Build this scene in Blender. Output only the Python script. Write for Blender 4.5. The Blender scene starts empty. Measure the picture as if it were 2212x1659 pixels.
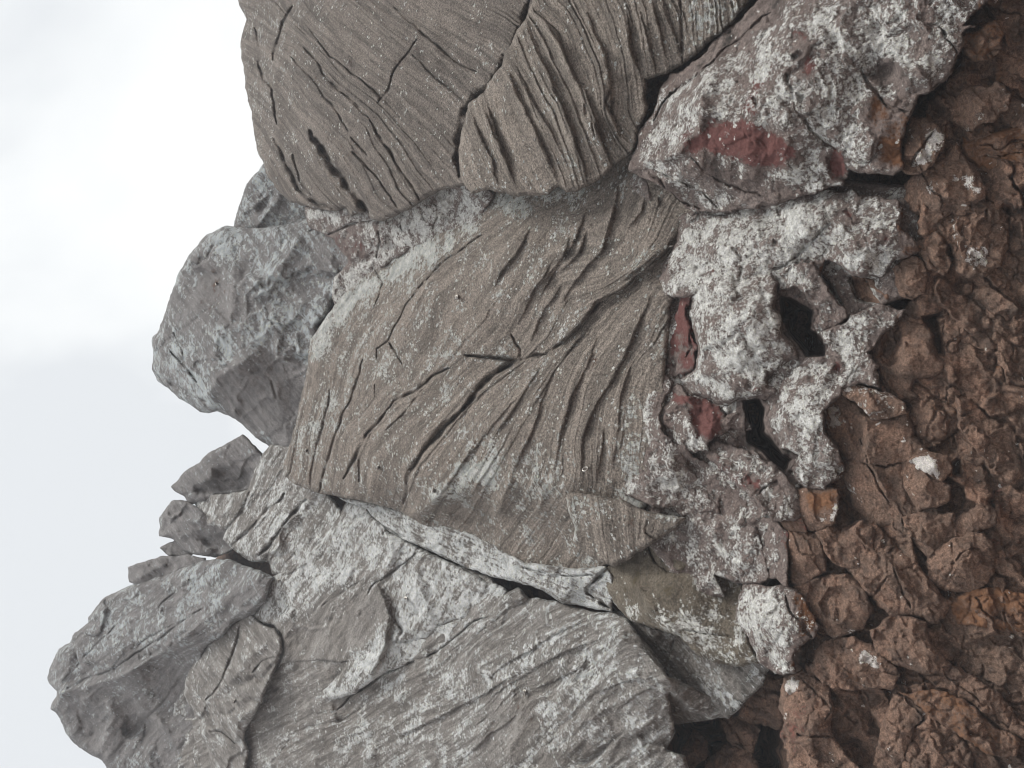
import bpy, math, random
import numpy as np
from mathutils import Matrix, Vector

# ------------------------------------------------------------------ camera, sky, sun, exposure
S = bpy.context.scene
COL = S.collection
PITCH = math.radians(30)
CAM = np.array([0.0, 0.0, 1.65])
FW = np.array([0.0, math.cos(PITCH), math.sin(PITCH)])      # view direction
RT = np.array([1.0, 0.0, 0.0])                              # viewer's right
UP = np.array([0.0, -math.sin(PITCH), math.cos(PITCH)])
FP = 1661.0                                                 # focal length in tracing pixels (2212 x 1659)
CX, CY = 1106.0, 829.5
cd = bpy.data.cameras.new("camera"); cam = bpy.data.objects.new("camera", cd); COL.objects.link(cam)
cd.sensor_width = 36.0; cd.lens = 36.0 * FP / 2212.0; cd.clip_start = 0.05; cd.clip_end = 2000
M4 = Matrix.Identity(4)
for i in range(3):                                          # the phone lies on its side: the sky is at the left
    M4[i][0] = -UP[i]; M4[i][1] = RT[i]; M4[i][2] = -FW[i]; M4[i][3] = CAM[i]
cam.matrix_world = M4
S.camera = cam
SUN_EL, SUN_AZ = math.radians(58), math.radians(118)        # azimuth clockwise from +Y
W = bpy.data.worlds.new("World"); S.world = W; W.use_nodes = True
def world():
    nt = W.node_tree; N = nt.nodes; L = nt.links
    for n in list(N): N.remove(n)
    out = N.new("ShaderNodeOutputWorld"); bg = N.new("ShaderNodeBackground")
    sky = N.new("ShaderNodeTexSky"); sky.sky_type = 'NISHITA'; sky.sun_disc = False
    sky.sun_elevation = SUN_EL; sky.sun_rotation = SUN_AZ; sky.air_density = 1.0; sky.dust_density = 2.0
    tc = N.new("ShaderNodeTexCoord")
    n1 = N.new("ShaderNodeTexNoise"); n1.inputs['Scale'].default_value = 1.9; n1.inputs['Detail'].default_value = 5; n1.inputs['Roughness'].default_value = .5
    n1.inputs['Distortion'].default_value = .3
    mp = N.new("ShaderNodeMapping"); mp.inputs['Location'].default_value = SKYLOC; mp.inputs['Scale'].default_value = (1, 1, 1.3)
    L.new(tc.outputs['Generated'], mp.inputs[0]); L.new(mp.outputs[0], n1.inputs['Vector'])
    r = N.new("ShaderNodeValToRGB")
    e = r.color_ramp.elements
    e[0].position = .40; e[0].color = (5.25, 5.45, 5.65, 1)
    e[1].position = .56; e[1].color = (6.75, 6.85, 6.85, 1)
    x = r.color_ramp.elements.new(.48); x.color = (6.15, 6.32, 6.4, 1)
    mx = N.new("ShaderNodeMix"); mx.data_type = 'RGBA'; mx.inputs[0].default_value = .99
    sx = N.new('ShaderNodeSeparateXYZ'); L.new(tc.outputs['Generated'], sx.inputs[0])
    ma = N.new('ShaderNodeMath'); ma.operation = 'MULTIPLY_ADD'; ma.inputs[1].default_value = .22; L.new(sx.outputs[0], ma.inputs[0]); L.new(n1.outputs[0], ma.inputs[2]); L.new(ma.outputs[0], r.inputs[0]); L.new(sky.outputs[0], mx.inputs[6]); L.new(r.outputs[0], mx.inputs[7])
    L.new(mx.outputs[2], bg.inputs['Color']); bg.inputs['Strength'].default_value = .1
    L.new(bg.outputs[0], out.inputs[0])
SKYLOC = (0.35, 0.1, 0.2)
world()
sl = bpy.data.lights.new("sun", 'SUN'); so = bpy.data.objects.new("sun", sl); COL.objects.link(so)
sl.energy = 1.5; sl.angle = math.radians(16); sl.color = (1.0, .97, .92)
sd_ = Vector((math.sin(SUN_AZ) * math.cos(SUN_EL), math.cos(SUN_AZ) * math.cos(SUN_EL), math.sin(SUN_EL)))
so.rotation_euler = sd_.to_track_quat('Z', 'Y').to_euler(); so.location = (0, 0, 30)
S.view_settings.view_transform = 'Standard'; S.view_settings.look = 'None'
S.view_settings.exposure = 0.68; S.view_settings.gamma = 1.0
S.cycles.max_bounces = 6; S.cycles.diffuse_bounces = 4; S.cycles.volume_bounces = 1
S.cycles.use_adaptive_sampling = False; S.cycles.use_denoising = True
S.cycles.denoising_input_passes = 'RGB_ALBEDO_NORMAL'; S.cycles.denoising_prefilter = 'ACCURATE'
S.cycles.pixel_filter_type = 'BLACKMAN_HARRIS'; S.cycles.filter_width = 1.05

# ------------------------------------------------------------------ noise, distances, strokes
rng = np.random.RandomState(7)
TAB = rng.rand(256, 256).astype(np.float32)
def vn(x, y, seed=0):
    xi = np.floor(x); yi = np.floor(y); fx = (x - xi); fy = (y - yi)
    xi = (xi.astype(np.int64) + seed * 37) & 255; yi = (yi.astype(np.int64) + seed * 91) & 255
    fx = fx * fx * fx * (fx * (fx * 6 - 15) + 10); fy = fy * fy * fy * (fy * (fy * 6 - 15) + 10)
    x1 = (xi + 1) & 255; y1 = (yi + 1) & 255
    a = TAB[xi, yi]; b = TAB[x1, yi]; c = TAB[xi, y1]; d = TAB[x1, y1]
    return (a + (b - a) * fx) * (1 - fy) + (c + (d - c) * fx) * fy
def fbm(x, y, scale, octs=5, seed=0, gain=.5, ridged=False):
    s = 0; a = 1; t = 0
    x = x / scale; y = y / scale
    for o in range(octs):
        n = vn(x, y, seed + o * 3)
        if ridged: n = 1 - abs(2 * n - 1)
        s = s + a * (n - .5); t += a; a *= gain
        x, y = (x * 1.6 - y * 1.2) + 11.3, (x * 1.2 + y * 1.6) + 5.7
    return s / t * 2
def worley(x, y, scale, seed=0, full=False):
    x = x / scale; y = y / scale
    xi = np.floor(x).astype(np.int64); yi = np.floor(y).astype(np.int64)
    f1 = np.full(x.shape, 9.); f2 = np.full(x.shape, 9.); idv = np.zeros(x.shape); DX = np.zeros(x.shape); DY = np.zeros(x.shape)
    for dx in (-1, 0, 1):
        for dy in (-1, 0, 1):
            cx = xi + dx; cy = yi + dy
            px = TAB[(cx + seed * 13) & 255, (cy + 57) & 255]; py = TAB[(cx + 101) & 255, (cy + seed * 29) & 255]
            d = np.hypot(cx + px - x, cy + py - y)
            m = d < f1
            f2 = np.where(m, f1, np.minimum(f2, d)); idv = np.where(m, TAB[(cx + 7) & 255, (cy + 3 + seed) & 255], idv); f1 = np.where(m, d, f1)
            if full: DX = np.where(m, x - cx - px, DX); DY = np.where(m, y - cy - py, DY)
    return (f1, f2, idv, DX, DY) if full else (f1, f2, idv)
def segdist(X, Y, pts, closed=False):
    best = np.full(X.shape, 1e9); side = np.zeros(X.shape); tt = np.zeros(X.shape)
    P = list(pts) + ([pts[0]] if closed else [])
    ln = [math.hypot(P[i + 1][0] - P[i][0], P[i + 1][1] - P[i][1]) + 1e-9 for i in range(len(P) - 1)]; tot = sum(ln); acc = 0
    for i in range(len(P) - 1):
        ax, ay = P[i]; bx, by = P[i + 1]; ux = (bx - ax) / ln[i]; uy = (by - ay) / ln[i]
        rx = X - ax; ry = Y - ay
        t = np.clip(rx * ux + ry * uy, 0, ln[i])
        d = np.hypot(rx - t * ux, ry - t * uy)
        m = d < best
        best = np.where(m, d, best)
        if not closed:
            side = np.where(m, np.sign(ux * ry - uy * rx), side); tt = np.where(m, (acc + t) / tot, tt)
        acc += ln[i]
    return best, side, tt
def inside(X, Y, P):
    r = np.zeros(X.shape, bool); j = len(P) - 1
    for i in range(len(P)):
        xi, yi = P[i]; xj, yj = P[j]
        if yi != yj:
            r ^= ((yi > Y) != (yj > Y)) & (X < (xj - xi) * (Y - yi) / (yj - yi) + xi)
        j = i
    return r
def rbf(pts, X, Y):
    p = np.array(pts, float); n = len(p)
    if n < 4: return np.full(X.shape, p[:, 2].mean())
    D = np.hypot(p[:, None, 0] - p[None, :, 0], p[:, None, 1] - p[None, :, 1])
    A = np.zeros((n + 3, n + 3)); A[:n, :n] = -D + np.eye(n) * -3.0
    A[:n, n] = 1; A[:n, n + 1:] = p[:, :2] / 1000; A[n, :n] = 1; A[n + 1:, :n] = (p[:, :2] / 1000).T
    w = np.linalg.solve(A, np.concatenate([p[:, 2], [0, 0, 0]]))
    out = w[n] + w[n + 1] * X / 1000 + w[n + 2] * Y / 1000
    for i in range(n): out = out - w[i] * np.hypot(X - p[i, 0], Y - p[i, 1])
    return out
# conversions from enlarged looks at the photograph to tracing pixels
K = 1224 / 1659.0 / 1.82278
ORI = {1: (0, 1800), 2: (500, 600), 3: (900, 0), 4: (1900, 0), 5: (2808, 0), 6: (2808, 900), 7: (2808, 1800), 8: (2000, 900), 9: (1000, 900), 10: (900, 1800), 11: (1900, 1800)}
def c(k, *pts): 
    o = ORI[k]
    return [(o[0] / 1.82278 + x * K, o[1] / 1.82278 + y * K) for x, y in pts]
ZX = [-60, 100, 300, 600, 900, 1100, 1400, 1700, 2000, 2270, 2640]
ZZ = [14.6, 13.5, 12.0, 9.6, 7.8, 6.7, 5.4, 4.5, 3.9, 3.5, 3.05]
def depth0(X): return np.interp(X, ZX, ZZ)
def unproject(X, Y, Z):
    xr = (CY - Y) / FP; yu = (CX - X) / FP
    d = FW[None] + xr[..., None] * RT[None] + yu[..., None] * UP[None]
    return CAM + d * Z[..., None]

LAYERS = []
t = 0
for i in range(400):
    w_ = rng.choice([5, 7, 9, 13, 18, 26]) * (0.7 + .6 * rng.rand()); LAYERS.append((t, w_, rng.rand())); t += w_
LT = np.array([l[0] for l in LAYERS]); LW = np.array([l[1] for l in LAYERS]); LH = np.array([l[2] for l in LAYERS])

class Rock:
    """a rock's face: traced outline, relief in front of a leaning wall, colour fields"""
    ALL = {}
    def __init__(s, name, poly, H, mat, step=2.0, edge=(16, 22), rough=(6, 90), warp=(5, 45), seed=1, thick=.6, sharp=False, **kw):
        s.name = name; s.mat = mat; s.seed = seed; s.thick = thick; s.kw = kw
        P = np.array(poly, float); x0, y0 = P.min(0) - 14; x1, y1 = P.max(0) + 14
        nx = int((x1 - x0) / step) + 2; ny = int((y1 - y0) / step) + 2
        s.X, s.Y = np.meshgrid(x0 + step * np.arange(nx), y0 + step * np.arange(ny), indexing='ij')
        wx = fbm(s.X, s.Y, warp[1], 5, seed + 11) * warp[0] * 1.2 + fbm(s.X, s.Y, 13, 3, seed + 12) * 1.8; wy = fbm(s.X, s.Y, warp[1], 5, seed + 23) * warp[0] * 1.2 + fbm(s.X, s.Y, 13, 3, seed + 24) * 1.8
        s.WX = s.X + wx; s.WY = s.Y + wy
        d, _, _ = segdist(s.WX, s.WY, [tuple(q) for q in poly], True)
        ins = inside(s.WX, s.WY, poly)
        s.sd = np.where(ins, d, -d); s.step = step
        h = H if isinstance(H, (int, float)) else 0
        s.H = np.full(s.X.shape, float(h)) if h or not isinstance(H, list) else rbf(H, s.X, s.Y)
        ew, er = edge
        if mat in (M_SAND, M_SHADED, M_GREY, M_HIGH): ew, er = ew * 1.1, er * 1.5
        if ew:
            m = 1 + .5 * fbm(s.X, s.Y, 70, 3, seed + 5)
            e = np.clip(s.sd / (ew * m), 0, 1)
            s.H -= er * (1 - np.sqrt(np.clip(1 - (1 - e) ** 2, 0, 1)))
        if rough[0]:
            s.H += fbm(s.X, s.Y, rough[1], 7, seed + 1, .52) * rough[0]
            s.H += fbm(s.X, s.Y, 24, 5, seed + 2, .62) * (2.2 + .12 * rough[0]) + fbm(s.X, s.Y, 46, 4, seed + 6, .5, True) * (1.5 + .16 * rough[0])
        if mat is M_WHITE: s.facets(80, 9, 1, .25); s.facets(34, 3.5, 2, .2)
        elif mat is M_BROWN: fa = kw.get('fac', 1); s.facets(70, 25 * fa, 1, .22, 52, 2.4, 8); s.facets(34, 9 * fa, 2, .25, 38, 1.8, 7)
        elif mat is M_HIGH: s.facets(70, 12, 1, .1, -36, 1.6, 5); s.facets(30, 3, 2, .05)
        elif mat is M_GREY: s.facets(80, 9, 1, .1, -36, 2.6, 5); s.facets(120, 9, 4, .05); s.facets(30, 2, 2, .05)
        s.A = {k: np.full(s.X.shape, float(v)) for k, v in dict(lichen=kw.get('lichen', .2), red=0., ochre=0., dark=0.).items()}
        s.strat = s.X * .7 - s.Y * .5
        Rock.ALL[name + str(seed)] = s
    def sub(s, pts, pad):
        p = np.array(pts); x0, y0 = p.min(0) - pad; x1, y1 = p.max(0) + pad
        i0 = max(0, int((x0 - s.X[0, 0]) / s.step)); i1 = max(i0, min(s.X.shape[0], int((x1 - s.X[0, 0]) / s.step) + 2))
        j0 = max(0, int((y0 - s.Y[0, 0]) / s.step)); j1 = max(j0, min(s.X.shape[1], int((y1 - s.Y[0, 0]) / s.step) + 2))
        return np.s_[i0:i1, j0:j1]
    def crack(s, pts, w=3, d=14):
        q = s.sub(pts, 5 * w + 8)
        if s.X[q].size == 0: return s
        ds, _, t = segdist(s.WX[q], s.WY[q], pts)
        ww = .7 * w * (.35 + 1.0 * vn(s.X[q] / 25, s.Y[q] / 25, s.seed + 3)) * np.clip(np.minimum(t, 1 - t) * 6 + .35, 0, 1)
        s.H[q] -= d * np.clip(.15 + 1.3 * vn(s.X[q] / 17, s.Y[q] / 17, s.seed + 13), 0, 1.2) * np.exp(-(ds / ww) ** 2)
        return s
    def ridge(s, pts, h, wl, wr):
        q = s.sub(pts, 4 * max(wl, wr))
        if s.X[q].size == 0: return s
        ds, sg, t = segdist(s.WX[q], s.WY[q], pts)
        w = np.where(sg > 0, wl, wr)
        tap = np.clip(np.minimum(t, 1 - t) * 5, 0, 1) ** .7 * (.6 + .8 * vn(s.X[q] / 40, s.Y[q] / 40, s.seed + 9))
        s.H[q] += h * tap * np.exp(-(ds / w) ** 1.4)
        return s
    def step_(s, pts, h, w):                       # left of the stroke raised over the right, fading at w
        q = s.sub(pts, 3 * w)
        if s.X[q].size == 0: return s
        ds, sg, t = segdist(s.WX[q], s.WY[q], pts)
        tap = np.clip(np.minimum(t, 1 - t) * 5, 0, 1)
        s.H[q] += np.tanh(sg * ds / 2.5) * .5 * h * tap * np.exp(-(ds / w) ** 2)
        return s
    def ledge(s, pts, h, w):                       # a scarp: the sky side stands proud of the side below it
        if pts[0][1] > pts[-1][1]: pts = pts[::-1]
        q = s.sub(pts, 4 * w)
        if s.X[q].size == 0: return s
        ds, sg, t = segdist(s.WX[q], s.WY[q], pts)
        tap = np.clip(np.minimum(t, 1 - t) * 4, 0, 1) ** .8 * (.35 + 1.2 * vn(s.X[q] / 38, s.Y[q] / 38, s.seed + 9))
        up = np.where(sg > 0, np.exp(-(ds / (w * 1.5)) ** 1.2), -.55 * np.exp(-(ds / w) ** 1.2))
        tr = np.clip(.5 + sg * ds / (2 * (2.5 + h * .12)), 0, 1)
        s.H[q] += h * tap * np.where(sg > 0, up * tr, up * (1 - tr) + 0 * up)
        return s
    def facets(s, sc, a, seed=0, k=.5, ang=0, asp=1., sh=3.2):            # broken planes, each with a tilt of its own
        wx = s.X + fbm(s.X, s.Y, sc * .8, 4, seed + 61) * sc * .45; wy = s.Y + fbm(s.X, s.Y, sc * .8, 4, seed + 71) * sc * .45
        ca, sa = math.cos(math.radians(ang)), math.sin(math.radians(ang))
        wx, wy = (wx * ca + wy * sa) / asp, -wx * sa + wy * ca
        f1, f2, i, dx, dy = worley(wx, wy, sc, s.seed + seed, True)
        b = np.clip((f2 - f1) * sh, 0, 1); b = b * b * (3 - 2 * b)
        s.H += a * (((np.sin(i * 91) * dx + np.cos(i * 57) * dy) * 1.6 + (i - .5) * .9) * b + k * (np.clip((f2 - f1) * 9, 0, 1) - 1))
        return s
    def pit(s, poly, d, soft=8):
        q = s.sub(poly, 6)
        if s.X[q].size == 0: return s
        ds, _, _ = segdist(s.WX[q], s.WY[q], poly, True)
        s.H[q] -= d * (.55 + .7 * vn(s.X[q] / 30, s.Y[q] / 30, s.seed + 4) + .15 * fbm(s.X[q], s.Y[q], 26, 4, s.seed)) * np.where(inside(s.WX[q], s.WY[q], poly), 1 - np.exp(-(ds / soft) ** 1.5), 0)
        return s
    def bump(s, x, y, rx, ry, h, ang=0):
        ca, sa = math.cos(math.radians(ang)), math.sin(math.radians(ang))
        u = ((s.WX - x) * ca + (s.WY - y) * sa) / rx; v = (-(s.WX - x) * sa + (s.WY - y) * ca) / ry
        s.H += h * np.exp(-(u * u + v * v) ** 1.3); return s
    def guides(s, gs, amp, off=0, fine=.35):
        pts = []
        for lev, g in gs:
            for i in range(len(g) - 1):
                for f in (0, .5): pts.append((g[i][0] + f * (g[i + 1][0] - g[i][0]), g[i][1] + f * (g[i + 1][1] - g[i][1]), lev))
            pts.append((g[-1][0], g[-1][1], lev))
        st = rbf(pts, s.X, s.Y) + fbm(s.X, s.Y, 160, 4, s.seed + 31) * 9 + fbm(s.X, s.Y, 26, 3, s.seed + 33) * 2
        st = st + fbm(s.X, s.Y, 60, 4, s.seed + 35) * 3.5
        s.strat = st; s.layer(st + 900 + off, amp * .42, 1.0); s.layer(st * 2.1 + 1500 + off, amp * fine * .6, 1)
        return s
    def layer(s, st, amp, k):
        i = np.clip(np.searchsorted(LT, st) - 1, 0, len(LT) - 1)
        u = np.clip((st - LT[i]) / LW[i], 0, 1); hgt = LH[i] ** 1.5 * LW[i] / 14
        mod = np.clip(.50 + .9 * fbm(s.X, s.Y, 190, 4, s.seed + 41) + .9 * fbm(s.X + i * 31, s.Y + i * 17, 150, 3, s.seed + 43), 0, 1.5)
        saw = np.where(u < .78, (u / .78) ** .8, np.cos((u - .78) / .22 * math.pi) * .5 + .5)
        s.H += amp * hgt * mod * (saw - .4)
    def field(s, name, blobs, mode='max'):
        A = s.A[name]
        for b in blobs:
            if isinstance(b[0], (tuple, list)):      # (polygon, value, softness)
                poly, v, soft = b
                d, _, _ = segdist(s.WX, s.WY, poly, True); d = np.where(inside(s.WX, s.WY, poly), d, -d)
                f = np.clip(.5 + d / (4.5 * soft), 0, 1)
            else:
                x, y, rx, ry, ang, v = b
                ca, sa = math.cos(math.radians(ang)), math.sin(math.radians(ang))
                u = ((s.WX - x) * ca + (s.WY - y) * sa) / rx; w = (-(s.WX - x) * sa + (s.WY - y) * ca) / ry
                f = np.exp(-(u * u + w * w))
            A = A * (1 - f) + v * f
        s.A[name] = A; return s
    def z(s):
        Z0 = depth0(s.X); return Z0 * (1 - s.H / FP)
    def at(s, x, y):
        i = int(round((x - s.X[0, 0]) / s.step)); j = int(round((y - s.Y[0, 0]) / s.step))
        i = min(max(i, 1), s.X.shape[0] - 2); j = min(max(j, 1), s.X.shape[1] - 2)
        Z = s.z(); P = unproject(s.X[i - 1:i + 2, j - 1:j + 2], s.Y[i - 1:i + 2, j - 1:j + 2], Z[i - 1:i + 2, j - 1:j + 2])
        n = np.cross(P[2, 1] - P[0, 1], P[1, 2] - P[1, 0]); n /= np.linalg.norm(n)
        if n @ (CAM - P[1, 1]) < 0: n = -n
        return P[1, 1], n
    def fade_foot(s, a=.38, w=26):
        g0, g1 = np.gradient(s.sd, s.step)
        f = np.exp(-np.clip(s.sd, 0, 999) / w) * np.clip(-g0, 0, 1) * (.5 + fbm(s.X, s.Y, 40, 4, s.seed + 51)) * np.clip((s.X - 1640) / 60, 0, 1)
        s.A['lichen'] -= a * f + .3 * np.exp(-np.clip(s.sd, 0, 999) / 9) * (.4 + vn(s.X / 30, s.Y / 30, s.seed)); s.A['ochre'] += .55 * f
    def build(s, label, cat, group=None, kind=None):
        if s.mat is M_WHITE: s.fade_foot()
        X, Y, sd, st = s.X.copy(), s.Y.copy(), s.sd, s.step
        Z = s.z()
        ins = sd > 0
        g0, g1 = np.gradient(sd, st); gl = np.maximum(g0 * g0 + g1 * g1, .3)
        mv = np.where(ins, 0, sd); lim = 1.3 * st
        X -= np.clip(mv * g0 / gl, -lim, lim); Y -= np.clip(mv * g1 / gl, -lim, lim)
        cell = ins[:-1, :-1] | ins[1:, :-1] | ins[:-1, 1:] | ins[1:, 1:]
        used = np.zeros(X.shape, bool)
        used[:-1, :-1] |= cell; used[1:, :-1] |= cell; used[:-1, 1:] |= cell; used[1:, 1:] |= cell
        idx = np.full(X.shape, -1, np.int64); n = used.sum(); idx[used] = np.arange(n)
        pos = unproject(X[used], Y[used], Z[used])
        ii, jj = np.nonzero(cell)
        F = np.stack([idx[ii, jj], idx[ii, jj + 1], idx[ii + 1, jj + 1], idx[ii + 1, jj]], 1)
        E = np.concatenate([F[:, [0, 1]], F[:, [1, 2]], F[:, [2, 3]], F[:, [3, 0]]])
        key = E[:, 0] * n + E[:, 1]; rev = E[:, 1] * n + E[:, 0]
        B = E[~np.isin(key, rev)]
        bv = np.unique(B); mp = np.full(n, -1, np.int64); mp[bv] = np.arange(len(bv))
        cen = pos.mean(0); back = (cen - CAM); back /= np.linalg.norm(back)
        r1 = pos[bv] + (cen - pos[bv]) * .10 + back * s.thick * .6
        r2 = pos[bv] + (cen - pos[bv]) * .35 + back * s.thick
        allv = np.concatenate([pos, r1, r2, (cen + back * s.thick * 1.1)[None]])
        b0, b1 = B[:, 0], B[:, 1]; m0, m1 = mp[b0], mp[b1]; nb = len(bv)
        Q = np.concatenate([F, np.stack([b1, b0, n + m0, n + m1], 1), np.stack([n + m1, n + m0, n + nb + m0, n + nb + m1], 1)])
        T = np.stack([n + nb + m1, n + nb + m0, np.full(len(B), n + 2 * nb)], 1)
        org = pos[np.argmin(pos[:, 2])].copy(); org[:2] = cen[:2]
        me = bpy.data.meshes.new(s.name)
        V = (allv - org).astype(np.float32)
        me.vertices.add(len(V)); me.vertices.foreach_set('co', V.ravel())
        lv = np.concatenate([Q.ravel(), T.ravel()]).astype(np.int32)
        ls = np.concatenate([np.arange(len(Q)) * 4, len(Q) * 4 + np.arange(len(T)) * 3]).astype(np.int32)
        me.loops.add(len(lv)); me.loops.foreach_set('vertex_index', lv)
        me.polygons.add(len(ls)); me.polygons.foreach_set('loop_start', ls)
        me.polygons.foreach_set('use_smooth', np.ones(len(ls), bool))
        me.update(calc_edges=True); me.validate()
        tail = len(V) - n
        for k, a in list(s.A.items()) + [('strat', s.strat)]:
            at = me.attributes.new(k, 'FLOAT', 'POINT'); v = a[used].astype(np.float32)
            at.data.foreach_set('value', np.concatenate([v, np.full(tail, v.mean(), np.float32)]))
        me.materials.append(s.mat)
        o = bpy.data.objects.new(s.name, me); o.location = org; COL.objects.link(o)
        o['label'] = label; o['category'] = cat
        if group: o['group'] = group
        o['kind'] = kind or 'thing'
        s.obj = o
        return o

# ------------------------------------------------------------------ materials
def rockmat(name, ca, cb, cc, band=.0, lich=((.62, .62, .60), (.36, .38, .37)), lscale=22., spots=.5, pores=.0, bump=1.0, redc=(.115, .036, .032), ochc=(.17, .075, .035), grain=1.0, lsoft=.06, lmix=1.1, lband=.5, ladd=0., bco=.9, bigs=1.1):
    m = bpy.data.materials.new(name); m.use_nodes = True; nt = m.node_tree; N = nt.nodes; L = nt.links
    for n in list(N): N.remove(n)
    out = N.new("ShaderNodeOutputMaterial"); bs = N.new("ShaderNodeBsdfPrincipled"); L.new(bs.outputs[0], out.inputs[0])
    bs.inputs['Roughness'].default_value = .9; bs.inputs['Specular IOR Level'].default_value = .25
    tc = N.new("ShaderNodeTexCoord"); co = tc.outputs['Object']
    def att(n_): a = N.new("ShaderNodeAttribute"); a.attribute_name = n_; return a.outputs['Fac']
    def noise(sc, det=8, ro=.6, vec=None, dist=0.):
        n = N.new("ShaderNodeTexNoise"); n.inputs['Scale'].default_value = sc; n.inputs['Detail'].default_value = det; n.inputs['Roughness'].default_value = ro
        n.inputs['Distortion'].default_value = dist
        L.new(vec if vec is not None else co, n.inputs['Vector']); return n.outputs[0]
    def math_(op, a, b=None, c_=None):
        n = N.new("ShaderNodeMath"); n.operation = op
        for i, v in enumerate((a, b, c_)):
            if v is None: continue
            if isinstance(v, (int, float)): n.inputs[i].default_value = v
            else: L.new(v, n.inputs[i])
        return n.outputs[0]
    def rng_(v, lo, hi, a=0., b=1.):
        n = N.new("ShaderNodeMapRange"); L.new(v, n.inputs[0]); n.inputs[1].default_value = lo; n.inputs[2].default_value = hi; n.inputs[3].default_value = a; n.inputs[4].default_value = b; return n.outputs[0]
    def mix(f, a, b, mode='MIX'):
        n = N.new("ShaderNodeMix"); n.data_type = 'RGBA'; n.blend_type = mode
        for i, v in ((0, f), (6, a), (7, b)):
            if isinstance(v, tuple): n.inputs[i].default_value = (*v, 1)
            elif isinstance(v, (int, float)): n.inputs[i].default_value = v
            else: L.new(v, n.inputs[i])
        return n.outputs[2]
    big = noise(bigs, 5, .55); mid = noise(9, 9, .62); fine = noise(70, 6, .65); vf = noise(210, 3, .6)
    base = mix(rng_(big, .38, .62), ca, cb)
    base = mix(rng_(mid, .42, .66), base, cc)
    stv = att('strat'); cx = N.new("ShaderNodeCombineXYZ"); L.new(stv, cx.inputs[0])
    sv = N.new("ShaderNodeVectorMath"); sv.operation = 'MULTIPLY_ADD'; sv.inputs[1].default_value = (bco, bco, bco)
    sc2 = N.new("ShaderNodeVectorMath"); sc2.operation = 'SCALE'; sc2.inputs[3].default_value = .085; L.new(cx.outputs[0], sc2.inputs[0])
    L.new(co, sv.inputs[0]); L.new(sc2.outputs[0], sv.inputs[2])
    bands = noise(1.0, 7, .68, sv.outputs[0])
    if band:
        base = mix(math_('MULTIPLY', rng_(bands, .46, .66), band), base, tuple(v * 1.45 for v in cb))
        base = mix(math_('MULTIPLY', rng_(bands, .50, .33), band * .9), base, tuple(v * .42 for v in ca))
    # mineral grain
    g = rng_(fine, .3, .7, 1 - .55 * grain, 1 + .55 * grain); gv = N.new("ShaderNodeCombineColor"); [L.new(g, gv.inputs[i]) for i in range(3)]
    base = mix(1.0, base, gv.outputs[0], 'MULTIPLY')
    g2 = rng_(vf, .3, .7, 1 - .42 * grain, 1 + .42 * grain); gv2 = N.new("ShaderNodeCombineColor"); [L.new(g2, gv2.inputs[i]) for i in range(3)]
    base = mix(1.0, base, gv2.outputs[0], 'MULTIPLY')
    edge = math_('MULTIPLY', math_('SUBTRACT', mid, .5), 2.2)
    edge = math_('ADD', edge, math_('MULTIPLY', math_('SUBTRACT', fine, .5), 1.1))
    base = mix(rng_(math_('ADD', att('ochre'), edge), .4, .75), base, mix(rng_(fine, .35, .65), ochc, tuple(v * .55 for v in ochc)))
    base = mix(rng_(math_('ADD', att('red'), edge), .42, .6), base, mix(rng_(fine, .35, .65), redc, tuple(v * .6 for v in redc)))
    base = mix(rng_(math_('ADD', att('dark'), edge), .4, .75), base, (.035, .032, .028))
    # lichen crust and round lichen discs
    la = att('lichen')
    ln = noise(lscale, 10, .78); ln2 = noise(lscale * .17, 6, .6)
    Lv = math_('ADD', la, math_('MULTIPLY', math_('SUBTRACT', ln, .5), 2.0)); Lv = math_('ADD', Lv, math_('MULTIPLY', math_('SUBTRACT', ln2, .5), lmix))
    Lv = math_('ADD', Lv, math_('MULTIPLY', math_('SUBTRACT', bands, .5), lband)); Lv = math_('ADD', Lv, ladd)
    lf = rng_(Lv, .5, .5 + lsoft)
    vo = N.new("ShaderNodeTexVoronoi"); vo.inputs['Scale'].default_value = 34; vo.inputs['Randomness'].default_value = 1
    wv = N.new("ShaderNodeVectorMath"); wv.operation = 'MULTIPLY_ADD'; wv.inputs[1].default_value = (.03, .03, .03)
    cn = N.new("ShaderNodeTexNoise"); cn.inputs['Scale'].default_value = 60; L.new(co, cn.inputs['Vector']); L.new(cn.outputs['Color'], wv.inputs[0]); L.new(co, wv.inputs[2])
    L.new(wv.outputs[0], vo.inputs['Vector'])
    sepc = N.new("ShaderNodeSeparateColor"); L.new(vo.outputs['Color'], sepc.inputs[0])
    rad = math_('MULTIPLY', sepc.outputs[0], .55)
    disc = rng_(math_('SUBTRACT', rad, vo.outputs['Distance']), 0, .08)
    dens = math_('LESS_THAN', sepc.outputs[1], math_('MULTIPLY', math_('ADD', math_('MULTIPLY', la, 1.0), math_('MULTIPLY', math_('SUBTRACT', ln2, .52), 3.2)), spots))
    lf = math_('MAXIMUM', lf, math_('MULTIPLY', disc, dens))
    lcol = mix(rng_(noise(lscale * .6, 6, .7), .4, .62), lich[0], lich[1])
    lcol = mix(rng_(noise(lscale * 2.2, 4, .7), .52, .7), lcol, (.60, .60, .46))
    lcol = mix(1.0, lcol, gv2.outputs[0], 'MULTIPLY')
    col = mix(lf, base, lcol)
    if pores:
        vp = N.new("ShaderNodeTexVoronoi"); vp.inputs['Scale'].default_value = 75; L.new(wv.outputs[0], vp.inputs['Vector'])
        pf = rng_(vp.outputs['Distance'], .10, .30)
    L.new(col, bs.inputs['Base Color'])
    hgt = math_('ADD', math_('MULTIPLY', mid, .8), math_('MULTIPLY', fine, .55))
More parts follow.
